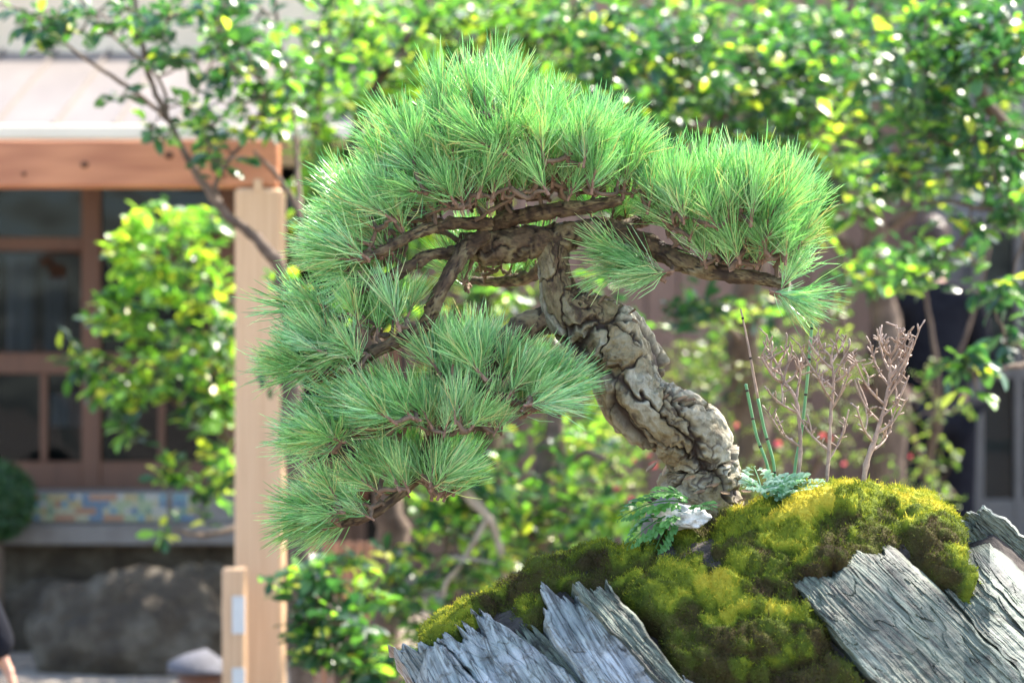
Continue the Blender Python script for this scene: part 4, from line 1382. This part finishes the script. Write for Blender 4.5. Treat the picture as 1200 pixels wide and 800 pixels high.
# ------------------------------------------------------------------ garden wall of boards behind the shrubs
wallY = 11.6
gw = empty('board_wall', (1.5, wallY, 0), 'tall weathered board wall behind all the shrubs', 'wall')
inv = Matrix.Translation(-gw.location)
x = -1.45
bme = None
k = 0
rw = random.Random(8)
while x < 6.2:
    wd_ = .148
    if bme is None:
        mb = MB(); mb.box(-wd_ / 2, wd_ / 2, 0, .02, 0, 3.3, bevel=.003)
        bme = mb.mesh('board', M_BOARD)
    o = bpy.data.objects.new('board', bme)
    link(o, gw); o.matrix_parent_inverse = inv
    o.location = (x, wallY + rw.uniform(-.004, .004), 0)
    x += .155
mb = MB(); mb.box(-1.5, 6.2, wallY + .03, wallY + .09, 0, 3.25); o = mb.build('backing', M_DARK, gw); o.matrix_parent_inverse = inv
mb = MB(); mb.box(-1.5, 6.2, wallY - .03, wallY + .10, 3.3, 3.36); o = mb.build('cap_rail', M_BOARD, gw); o.matrix_parent_inverse = inv

# low rust brown fence behind the lower left shrub
fe = empty('board_fence', P(430, gpy(7.4), 7.4), 'low rust brown board fence seen through the shrub beside the post', 'fence')
inv = Matrix.Translation(-fe.location)
xa, xb = P(345, 0, 7.4).x, P(470, 0, 7.4).x
n_b = 9
for i in range(n_b):
    a = xa + (xb - xa) * i / n_b
    mb = MB(); mb.box(a + .003, a + (xb - xa) / n_b - .003, 7.4, 7.42, 0.02, 1.1 - 235 * K * 7.4, bevel=.002)
    o = mb.build('board', M_FENCE, fe); o.matrix_parent_inverse = inv
mb = MB(); mb.box(xa, xb, 7.425, 7.465, .25, .32); o = mb.build('rail', M_FENCE, fe); o.matrix_parent_inverse = inv

# glazed door at the right edge
M_DOORF = noise_mat('grey_door_frame', [(.3, (.09, .08, .072)), (.7, (.13, .12, .11))], scale=6, rough=.6)
dr = empty('glazed_door', (P(1200, 0, 10.9).x, 10.9, 0), 'grey framed glazed door at the right edge behind the sprig', 'door')
inv = Matrix.Translation(-dr.location)
zt, zb = P(0, 262, 10.9).z, P(0, 620, 10.9).z
for nm, m_, (a, b_, c, d_) in [('frame', M_DOORF, (1138, 1152, 250, 640)), ('frame', M_DOORF, (1188, 1198, 250, 640)), ('frame', M_DOORF, (1238, 1252, 250, 640)), ('rail', M_DOORF, (1152, 1188, 250, 272)), ('rail', M_DOORF, (1152, 1188, 430, 444)), ('rail', M_DOORF, (1152, 1188, 585, 640)), ('rail', M_DOORF, (1198, 1238, 250, 272)), ('rail', M_DOORF, (1198, 1238, 430, 444)), ('rail', M_DOORF, (1198, 1238, 585, 640))]:
    p0, p1 = P(a, d_, 10.9), P(b_, c, 10.9)
    z0_ = 0 if d_ == 640 else p0.z
    mb = MB(); mb.box(p0.x, p1.x, 10.88 if nm == 'frame' else 10.885, 10.95, z0_, p1.z, bevel=.004)
    o = mb.build(nm, m_, dr); o.matrix_parent_inverse = inv
M_TEAL = noise_mat('teal_curtain', [(.3, (.06, .09, .10)), (.7, (.11, .15, .16))], scale=5, stretch=(6, 1, .3))
for (a, b_) in ((1152, 1188), (1198, 1238)):
    p0, p1 = P(a, 640, 10.92), P(b_, 262, 10.92)
    o = MB().box(p0.x, p1.x, 10.915, 10.920, p0.z, p1.z).build('glass_pane', M_GLASS, dr); o.matrix_parent_inverse = inv
    o = MB().box(p0.x, p1.x, 10.955, 10.965, p0.z, p1.z).build('behind_glass_sheet', M_TEAL, dr); o.matrix_parent_inverse = inv
M_GREYWALL = noise_mat('grey_plaster', [(.3, (.12, .11, .105)), (.7, (.16, .15, .145))], scale=3)
p0, p1 = P(1100, 0, 10.97), P(1500, 0, 10.97)
gwall = MB().box(p0.x, p1.x, 10.97, 11.5, 0, 2.9).build('grey_building_wall', M_GREYWALL)
tag(gwall, 'plain grey building wall around the glazed door at the right edge', 'wall')

# ------------------------------------------------------------------ house, veranda, post and beam
HY = 9.1
house = empty('garden_house', (P(150, 0, HY).x, HY, 0), 'low garden house on the left with dark glazed doors under a pale metal roof', 'house')
hinv = Matrix.Translation(-house.location)


def hpart(nm, mat, px0, px1, py0, py1, y0, y1, Yr=HY, bevel=.004, parent=None):
    a, b_ = P(px0, py1, Yr), P(px1, py0, Yr)
    o = MB().box(a.x, b_.x, y0, y1, a.z, b_.z, bevel=bevel).build(nm, mat, house if parent is None else parent)
    if parent is None: o.matrix_parent_inverse = hinv
    return o


hpart('upper_wall', M_PLASTER, -500, 470, -15, 195, HY - .02, HY + .12)
for (a, b_) in [(-84, -66), (97, 119), (258, 276), (440, 466)]:
    hpart('mullion', M_FRAME, a, b_, 195, 575, HY - .03, HY + .05)
for (a, b_) in [(-300, -84), (-66, 97), (119, 258), (276, 440)]:
    hpart('rail', M_FRAME, a, b_, 278, 294, HY - .02, HY + .04)
    hpart('rail', M_FRAME, a, b_, 413, 438, HY - .025, HY + .045)
    hpart('rail', M_FRAME, a, b_, 540, 575, HY - .025, HY + .045)
    for (c_, d_) in ((195, 278), (294, 413), (438, 540)):
        hpart('glass_pane', M_GLASS, a, b_, c_, d_, HY, HY + .006, bevel=0)
hpart('mullion', M_FRAME, 48, 56, 438, 540, HY - .015, HY + .035)
hpart('mullion', M_FRAME, 186, 194, 438, 540, HY - .015, HY + .035)
# dark room behind the glass with pale strips standing in for reflections in the panes
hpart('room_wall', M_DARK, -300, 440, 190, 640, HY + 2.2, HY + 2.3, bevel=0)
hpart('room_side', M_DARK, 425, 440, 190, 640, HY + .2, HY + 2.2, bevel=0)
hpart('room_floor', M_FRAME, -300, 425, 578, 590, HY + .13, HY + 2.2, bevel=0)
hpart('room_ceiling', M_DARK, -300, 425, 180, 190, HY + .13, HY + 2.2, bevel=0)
M_REFL = noise_mat('painted_reflection', [(.36, (.10, .12, .14)), (.5, (.5, .54, .6)), (.64, (.8, .8, .78))], scale=3, stretch=(5, 1, .3))  # blue and white reflection streaks, painted on folded strips behind the panes
cm = MB()
for (x0, x1, y0, y1) in [(8, 40, 300, 412), (52, 76, 325, 412), (84, 97, 350, 412), (60, 96, 462, 500), (126, 150, 450, 500)]:
    pts = []
    n_ = 30
    for i in range(n_ + 1):
        a = x0 + (x1 - x0) * i / n_
        dy = .02 * math.sin(i * 1.3)
        pts.append((P(a, y1, HY + .08 + dy), P(a, y0, HY + .08 + dy)))
    V = [p[:] for q in pts for p in q]
    cm.add(V, [(2 * i, 2 * i + 2, 2 * i + 3, 2 * i + 1) for i in range(n_)])
o = cm.build('behind_glass_sheet', M_REFL, house, True); o.matrix_parent_inverse = hinv
# roof slope with seams
ry0, ry1 = 7.95, 9.08
z0r = P(0, 150, ry0).z; z1r = P(0, 62, ry1).z
xl, xr = P(-600, 0, ry1).x, P(425, 0, ry0).x
sl_ = (z1r - z0r) / (ry1 - ry0)
mb = MB(); mb.add([(xl, ry0, z0r), (xr, ry0, z0r), (xr, ry1, z1r), (xl, ry1, z1r), (xl, ry0, z0r - .03), (xr, ry0, z0r - .03), (xr, ry1, z1r - .03), (xl, ry1, z1r - .03)],
                  [(0, 1, 2, 3), (7, 6, 5, 4), (0, 4, 5, 1), (1, 5, 6, 2), (2, 6, 7, 3), (3, 7, 4, 0)])
roof = mb.build('roof', M_ROOF, house); roof.matrix_parent_inverse = hinv
x = xr - .02
sm = None
while x > xl + .1:
    if sm is None:
        m_ = MB(); m_.add([(-.006, ry0, z0r + .001), (.006, ry0, z0r + .001), (.006, ry1, z1r + .001), (-.006, ry1, z1r + .001), (-.004, ry0, z0r + .018), (.004, ry0, z0r + .018), (.004, ry1, z1r + .018), (-.004, ry1, z1r + .018)],
                          [(0, 3, 2, 1), (4, 5, 6, 7), (0, 1, 5, 4), (1, 2, 6, 5), (2, 3, 7, 6), (3, 0, 4, 7)])
        sm = m_.mesh('seam', M_ROOF)
    o = bpy.data.objects.new('seam', sm); link(o, roof); o.location = (x, 0, 0)
    x -= .2
zf0, zf1 = P(0, 164, ry0).z, P(0, 147, ry0).z
o = MB().box(xl, xr + .01, ry0 - .03, ry0 - .002, zf0, zf1, bevel=.006).build('fascia', M_GUTTER, house); o.matrix_parent_inverse = hinv
# beam and post
PY_ = 6.0
a, b_ = P(-500, 220, PY_), P(327, 166, PY_)
o = MB().box(a.x, b_.x, PY_ - .05, PY_ + .06, a.z, b_.z, bevel=.004).build('beam', M_BEAM, house); o.matrix_parent_inverse = hinv
M_KNOT = noise_mat('wood_knot', [(.3, (.06, .025, .015)), (.7, (.14, .06, .03))], scale=40)
beam = o
for (px0, py0, rr0) in ((99, 193, 4.0), (198, 182, 4.5), (28, 204, 2.5), (262, 206, 2.5)):
    c = P(px0, py0, PY_ - .052)
    bm = bmesh.new(); bmesh.ops.create_uvsphere(bm, u_segments=12, v_segments=6, radius=1)
    V = np.array([v.co[:] for v in bm.verts]) * np.array([rr0 * K * 6 * 1.2, .003, rr0 * K * 6]) + np.array(c)
    o_ = MB().add(V, [tuple(v.index for v in f.verts) for f in bm.faces]).build('knot', M_KNOT, o, True)
    bm.free()
a, b_ = P(278, 0, PY_), P(333, 216, PY_)
o = MB().box(a.x, b_.x, PY_ - .06, PY_ + .055, 0, P(0, 222, PY_).z, bevel=.008).build('post', M_POST, house); o.matrix_parent_inverse = hinv
o = MB().box(P(300, 0, PY_).x, P(310, 0, PY_).x, PY_ - .062, PY_ - .045, P(0, 226, PY_).z, P(0, 212, PY_).z, bevel=.001).build('tenon', M_POST, house); o.matrix_parent_inverse = hinv

# veranda ledge with mosaic band
ver = empty('veranda_ledge', (P(100, 0, 8.8).x, 8.8, 0), 'grey stone veranda ledge with a band of coloured mosaic tiles', 'ledge')
vinv = Matrix.Translation(-ver.location)


def vbox(nm, mat, px0, px1, py0, py1, y0, y1, Yr=8.8, bevel=.006):
    a, b_ = P(px0, py1, Yr), P(px1, py0, Yr)
    o = MB().box(a.x, b_.x, y0, y1, a.z, b_.z, bevel=bevel).build(nm, mat, ver); o.matrix_parent_inverse = vinv
    return o


vbox('tile_bed', M_LEDGE, -200, 235, 577, 614, 8.8, 9.04)
vbox('ledge_slab', M_LEDGE, -200, 345, 614, 637, 8.74, 9.06)
vbox('side_panel', M_LEDGE, 235, 345, 577, 614, 8.82, 9.04)
a = P(-200, 0, 8.85)
o = MB().box(a.x, P(345, 0, 8.85).x, 8.9, 9.04, 0, P(0, 637, 8.8).z).build('base', M_STONE, ver); o.matrix_parent_inverse = vinv
tcols = [(.10, .20, .30), (.34, .42, .24), (.44, .43, .28), (.40, .20, .11), (.18, .30, .20), (.45, .44, .38), (.14, .30, .36), (.45, .36, .16)]
tm = []
tw_ = 7.6 * K * 8.8
for i, c in enumerate(tcols):
    m_ = noise_mat('glazed_tile', [(.3, tuple(x * .85 for x in c)), (.7, c)], scale=20, rough=.35, bstr=.05, spec=.5)
    tm.append(MB().box(-tw_ * .43, tw_ * .43, -.006, .0, -tw_ * .43, tw_ * .43, bevel=.002).mesh('tile', m_))
rt = random.Random(2)
row = 0
for py0 in (582.5, 590.5, 598.5, 606.5):
    px0 = 2.0
    prev = 0
    while px0 < 230:
        if not (196 < px0 < 204):
            ci = prev if rt.random() < .25 else rt.choice([0, 1, 1, 2, 2, 5, 4, 6, 7, 3])
            if 95 < px0 < 130: ci = rt.choice([0, 3, 3, 0, 2])
            prev = ci
            o = bpy.data.objects.new('tile', tm[ci]); link(o, ver); o.matrix_parent_inverse = vinv
            o.location = P(px0, py0, 8.797)
        px0 += 8.2

# stones in front of the ledge
def boulder(name, label, px0, py_base, w_px, h_px, Y, seed, mat=M_STONE, depth=.8, group='dark stones at the foot of the house'):
    bm = bmesh.new(); bmesh.ops.create_icosphere(bm, subdivisions=5, radius=1)
    V = np.array([v.co[:] for v in bm.verts])
    s = 1 + .16 * fbm(V * 1.4, 4, seed) + .06 * fbm(V * 4, 3, seed + 1)
    V = V * s[:, None]
    V[:, 2] = np.maximum(V[:, 2], -.35)
    a = w_px * K * Y / 2; h = h_px * K * Y
    V = V * np.array([a, a * depth, h / 1.3])
    V[:, 2] -= V[:, 2].min() + .015
    c = P(px0, py_base, Y)
    o = MB().add(V, [tuple(v.index for v in f.verts) for f in bm.faces]).build(name, mat, None, True)
    bm.free()
    o.location = (c.x, c.y, max(0, c.z) if abs(c.z) > .03 else 0)
    o.location.z = 0
    tag(o, label, 'stone', group)
    return o


boulder('boulder', 'broad brown boulder on the gravel left of the timber post', 152, 770, 232, 112, 8.2, 4, depth=.5)
boulder('boulder', 'flat dark boulder between the broad boulder and the ledge, at the left', 60, 740, 190, 78, 8.72, 9, depth=.3)
boulder('boulder', 'rounded dark boulder behind the broad one, close to the timber post', 232, 740, 120, 105, 8.65, 13, depth=.4)
boulder('boulder', 'low dark boulder half behind the timber post', 300, 745, 130, 70, 8.5, 17, depth=.5)

# flat stone on a wooden block
fs = empty('stone_topped_stump', (P(238, 0, 6.6).x, 6.6, 0), 'short brown stump topped by a flat blue grey stone, beside the small post', 'stump')
finv = Matrix.Translation(-fs.location)
zt = P(0, 786, 6.6).z
v, f = tube_geo([(fs.location.x, 6.6, 0), (fs.location.x, 6.6, zt * .5), (fs.location.x, 6.6, zt)], [.075, .07, .07], 16, True, .05)
o = MB().add(v, f).build('stump', M_FRAME, fs, True); o.matrix_parent_inverse = finv
v, f = tube_geo([(fs.location.x, 6.6, zt + .001), (fs.location.x, 6.6, zt + .016), (fs.location.x + .004, 6.6, zt + .036)], [.10, .095, .055], 20, True, .08)
M_BSTONE = noise_mat('blue_grey_stone', [(.3, (.05, .05, .06)), (.7, (.11, .11, .13))], scale=12)
o = MB().add(v, f).build('cap_stone', M_BSTONE, fs, True); o.matrix_parent_inverse = finv

# small label post
lp = empty('label_post', (P(276, 0, 5.85).x, 5.85, 0), 'short pale timber post with white paper slips, left of the tall post', 'post')
linv = Matrix.Translation(-lp.location)
a, b_ = P(263, 0, 5.85), P(289, 664, 5.85)
o = MB().box(a.x, b_.x, 5.80, 5.86, 0, b_.z, bevel=.003).build('stake', M_POST, lp); o.matrix_parent_inverse = linv
for (y0, y1) in ((698, 742), (782, 830)):
    p0, p1 = P(272, y1, 5.798), P(287, y0, 5.798)
    o = MB().box(p0.x, p1.x, 5.796, 5.7985, p0.z, p1.z).build('paper_slip', M_PAPER, lp); o.matrix_parent_inverse = linv

# clipped round shrub on the ledge
cs = empty('clipped_shrub', P(-4, 580, 8.7), 'round clipped dark green shrub at the left edge in front of the mosaic band', 'shrub')
cinv = Matrix.Translation(-cs.location)
cc = P(-6, 586, 8.6); Rr = 46 * K * 8.6
bm = bmesh.new(); bmesh.ops.create_icosphere(bm, subdivisions=4, radius=Rr * .9)
V = np.array([v.co[:] for v in bm.verts]); V = V * (1 + .05 * fbm(V * 14, 3, 2))[:, None]
M_CLIP = noise_mat('clipped_core', [(.3, (.015, .03, .012)), (.7, (.03, .06, .02))], scale=30)
o = MB().add(V + np.array(cc), [tuple(v.index for v in f.verts) for f in bm.faces]).build('crown', M_CLIP, cs, True); o.matrix_parent_inverse = cinv
bm.free()
mb = MB(); rc = random.Random(3)
for _ in range(2600):
    d = Vector((rc.gauss(0, 1), rc.gauss(0, 1), rc.gauss(0, 1))).normalized()
    V_, F_ = leaf_shape(.018, .010, .2, .1, _ % 5)
    R3 = rotm((d + Vector((rc.gauss(0, .5), rc.gauss(0, .5), rc.gauss(0, .5)))).normalized(), d)
    mb.add((np.array(R3) @ V_.T).T + np.array(cc + d * Rr * rc.uniform(.86, 1.0)), F_, rc.uniform(.1, .55))
o = tag(mb.build('leaves', M_LEAF, cs, True), kind='stuff'); o.matrix_parent_inverse = cinv
o = MB().tube(np.array([(cc.x, cc.y, 0), (cc.x, cc.y, cc.z)]), .03, 8).build('stem', M_BRANCH, cs, True); o.matrix_parent_inverse = cinv


# ------------------------------------------------------------------ people
def skin_fig(name, verts, edges, radii, mat, parent, root=0, sub=2):
    me = bpy.data.meshes.new(name)
    me.from_pydata(verts, edges, [])
    me.materials.append(mat)
    o = bpy.data.objects.new(name, me)
    link(o, parent)
    mod = o.modifiers.new('skin', 'SKIN')
    mod.use_smooth_shade = True
    for i, sv in enumerate(me.skin_vertices[0].data if len(me.skin_vertices) else []):
        sv.radius = radii[i] if isinstance(radii[i], tuple) else (radii[i], radii[i])
        sv.use_root = (i == root)
    s = o.modifiers.new('sub', 'SUBSURF'); s.levels = sub; s.render_levels = sub
    return o


def add_skin_layer(o):
    pass


def figure(root, pose, rad, chains, mat, name, parent):
    idx = {k: i for i, k in enumerate(pose)}
    me = bpy.data.meshes.new(name)
    bm = bmesh.new()
    lay = bm.verts.layers.skin.verify()
    vs = [bm.verts.new(pose[k]) for k in pose]
    bm.verts.ensure_lookup_table()
    for k, i in idx.items():
        r = rad[k]
        vs[i][lay].radius = r if isinstance(r, tuple) else (r, r)
        vs[i][lay].use_root = (k == root)
    for ch in chains:
        for a, b in zip(ch[:-1], ch[1:]):
            bm.edges.new((vs[idx[a]], vs[idx[b]]))
    bm.to_mesh(me); bm.free()
    me.materials.append(mat)
    o = bpy.data.objects.new(name, me)
    link(o, parent)
    m = o.modifiers.new('skin', 'SKIN'); m.use_smooth_shade = True
    s = o.modifiers.new('sub', 'SUBSURF'); s.levels = 2; s.render_levels = 2
    return o


def fingers(pose, rad, chains, wrist, d, side, n, s=1.0):
    """palm and five fingers from the wrist key; d = hand direction, side = thumb side, n = palm normal"""
    d, side, n = Vector(d).normalized(), Vector(side).normalized(), Vector(n).normalized()
    w0 = Vector(pose[wrist])
    tagk = wrist
    pose[tagk + '_palm'] = tuple(w0 + d * .045 * s); rad[tagk + '_palm'] = (.030 * s, .016 * s)
    pose[tagk + '_knuckle'] = tuple(w0 + d * .082 * s); rad[tagk + '_knuckle'] = (.033 * s, .013 * s)
    chains.append([wrist, tagk + '_palm', tagk + '_knuckle'])
    for i, (off, ln) in enumerate(((.028, .068), (.010, .076), (-.009, .070), (-.027, .055))):
        b = w0 + d * (.088 - abs(off) * .2) * s + side * off * s
        k = [f'{tagk}_f{i}_{j}' for j in range(4)]
        for j, (t, cur) in enumerate(((0, 0), (.42, .10), (.74, .26), (1.0, .5))):
            pose[k[j]] = tuple(b + d * ln * t * s - n * ln * cur * s * .6)
            rad[k[j]] = (.0088 - .0008 * j) * s
        chains.append([tagk + '_knuckle'] + k)
    b = w0 + d * .03 * s + side * .024 * s
    k = [f'{tagk}_t{j}' for j in range(3)]
    for j, t in enumerate((0, .5, 1.0)):
        pose[k[j]] = tuple(b + (d * .7 + side * .65 - n * .25).normalized() * .055 * t * s)
        rad[k[j]] = (.0105 - .001 * j) * s
    chains.append([tagk + '_palm'] + k)


def person(label, loc, facing, lean, height, armspec, cat='person', bend=0.0):
    """standing figure; local +Y is forwards"""
    root = empty('person', loc, label, cat)
    root.rotation_euler.z = facing
    s = height / 1.7
    hip = .92 - bend * .12
    sl_, cl = math.sin(lean), math.cos(lean)

    def up(h, x=0, fwd=0):            # point along the leaning spine
        return (x * s, (h * sl_ + fwd) * s, (hip + h * cl) * s)
    pose = {'pelvis': up(0), 'waist': up(.16), 'chest': up(.36), 'upper': up(.46), 'neck': up(.54, 0, .01), 'neck2': up(.60, 0, .02), 'jaw': up(.66, 0, .035), 'face': up(.71, 0, .03), 'skull': up(.77, 0, .01), 'crown': up(.81, 0, 0)}
    rad = {'pelvis': (.145, .10), 'waist': (.125, .09), 'chest': (.15, .10), 'upper': (.12, .085), 'neck': .056, 'neck2': .052, 'jaw': (.058, .066), 'face': (.068, .082), 'skull': (.070, .085), 'crown': (.045, .05)}
    chains = [['pelvis', 'waist', 'chest', 'upper', 'neck', 'neck2', 'jaw', 'face', 'skull', 'crown']]
    for sg, nm in ((-1, 'l'), (1, 'r')):
        e, wr = armspec[nm]
        pose[nm + 'sh'] = up(.47, sg * .175); rad[nm + 'sh'] = .052
        pose[nm + 'el'] = tuple(Vector(pose[nm + 'sh']) + Vector(e) * .29 * s); rad[nm + 'el'] = .042
        pose[nm + 'fo'] = tuple(Vector(pose[nm + 'el']) + Vector(wr) * .14 * s); rad[nm + 'fo'] = .036
        pose[nm + 'wr'] = tuple(Vector(pose[nm + 'el']) + Vector(wr) * .25 * s); rad[nm + 'wr'] = (.028, .022)
        chains.append(['upper', nm + 'sh', nm + 'el', nm + 'fo', nm + 'wr'])
        fingers(pose, rad, chains, nm + 'wr', wr, (0, 1, 0.01) if abs(wr[1]) < .7 else (-sg, 0, 0), (sg, 0, 0) if abs(wr[1]) < .7 else (0, 0, 1), s)
        k_ = bend * .18
        pose[nm + 'hp'] = (sg * .09 * s, 0, (hip - .06) * s); rad[nm + 'hp'] = .088
        pose[nm + 'kn'] = (sg * .10 * s, k_ * s, .48 * s); rad[nm + 'kn'] = .060
        pose[nm + 'cf'] = (sg * .10 * s, (k_ * .6 - .02) * s, .33 * s); rad[nm + 'cf'] = .055
        pose[nm + 'an'] = (sg * .10 * s, -.02 * s, .08 * s); rad[nm + 'an'] = .036
        pose[nm + 'to'] = (sg * .11 * s, .14 * s, .035 * s); rad[nm + 'to'] = (.04, .028)
        chains.append(['pelvis', nm + 'hp', nm + 'kn', nm + 'cf', nm + 'an', nm + 'to'])
    rad = {k: (tuple(x * s for x in v) if isinstance(v, tuple) else v * s) for k, v in rad.items()}
    figure('pelvis', pose, rad, chains, M_SKIN, 'body', root)

    body_pose = dict(pose)
    for q in 'lr':
        pose[q + 'wr'] = tuple(Vector(pose[q + 'wr']) + Vector(armspec[q][1]).normalized() * .045)

    def sub(keys_chains, grow, nm, mat, rootk):
        ks = []
        for ch in keys_chains:
            for k in ch:
                if k not in ks: ks.append(k)
        figure(rootk, {k: pose[k] for k in ks}, {k: (tuple(x + grow for x in rad[k]) if isinstance(rad[k], tuple) else rad[k] + grow) for k in ks}, keys_chains, mat, nm, root)
    sub([['pelvis', 'waist', 'chest', 'upper', 'neck'], ['pelvis', 'lhp'], ['pelvis', 'rhp']] + [['upper', q + 'sh', q + 'el', q + 'fo', q + 'wr'] for q in 'lr'], .024 * s, 'jacket', M_BLACK, 'pelvis')
    sub([['pelvis', q + 'hp', q + 'kn', q + 'cf', q + 'an'] for q in 'lr'], .020 * s, 'trousers', M_BLACK, 'pelvis')
    for q in 'lr':
        mb = MB(); a_ = Vector(pose[q + 'an']); t_ = Vector(pose[q + 'to'])
        v, f = tube_geo(np.array([(a_.x, a_.y - .05, .045), (a_.x, a_.y + .02, .05), (t_.x, t_.y, .04), (t_.x, t_.y + .05, .03)]), [.042, .050, .047, .028], 14)
        mb.add(v, f).build('shoe', M_BLACK, root, True)
    # hair cap, eyes, nose, mouth, ears
    hc = Vector(pose['face']) * .4 + Vector(pose['skull']) * .6
    bm = bmesh.new(); bmesh.ops.create_icosphere(bm, subdivisions=4, radius=1)
    V = np.array([v.co[:] for v in bm.verts])
    V = V * np.array([.084, .104, .112]) * s
    V[:, 1] -= .018 * s
    front = (V[:, 1] > .035 * s) & (V[:, 2] < .045 * s)
    V[front, 1] = .035 * s
    V = V * (1 + .03 * fbm(V * 60, 3, 3))[:, None]
    MB().add(V + np.array(hc), [tuple(v.index for v in f.verts) for f in bm.faces]).build('hair', M_HAIR, root, True)
    bm.free()
    fc = Vector(pose['face'])
    for sg in (-1, 1):
        v, f = tube_geo(np.array([fc + Vector((sg * .028, .078, .012)) * s, fc + Vector((sg * .028, .086, .012)) * s]), .008 * s, 10)
        MB().add(v, f).build('eye', M_HAIR, root, True)
        v, f = tube_geo(np.array([fc + Vector((sg * .078, .0, -.02)) * s, fc + Vector((sg * .086, -.004, .0)) * s, fc + Vector((sg * .080, -.006, .022)) * s]), [.007 * s, .011 * s, .008 * s], 8)
        MB().add(v, f).build('ear', M_SKIN, root, True)
    v, f = tube_geo(np.array([fc + Vector((0, .08, .01)) * s, fc + Vector((0, .098, -.02)) * s]), [.006 * s, .012 * s], 8)
    MB().add(v, f).build('nose', M_SKIN, root, True)
    v, f = tube_geo(np.array([fc + Vector((-.02, .072, -.048)) * s, fc + Vector((0, .082, -.048)) * s, fc + Vector((.02, .072, -.048)) * s]), .004 * s, 6)
    MB().add(v, f).build('mouth', M_FENCE, root, True)
    return root


pr = P(1098, 0, 10.0)
person('person in loose black clothes standing with back turned behind the twigs on the right', (pr.x, 10.0, 0), math.radians(10), .10, 1.56,
       {'l': ((-.22, .12, -.95), (.12, .9, -.3)), 'r': ((.22, .12, -.95), (-.12, .9, -.3))})
person('person in black sleeves bending at the left edge, only a forearm in the picture', (-1.255, 4.45, 0), math.radians(8), 1.05, 1.53,
       {'l': ((0, .1, -1), (0, .15, -1)), 'r': ((.05, .10, -1), (.42, .10, -.88))}, bend=.8)
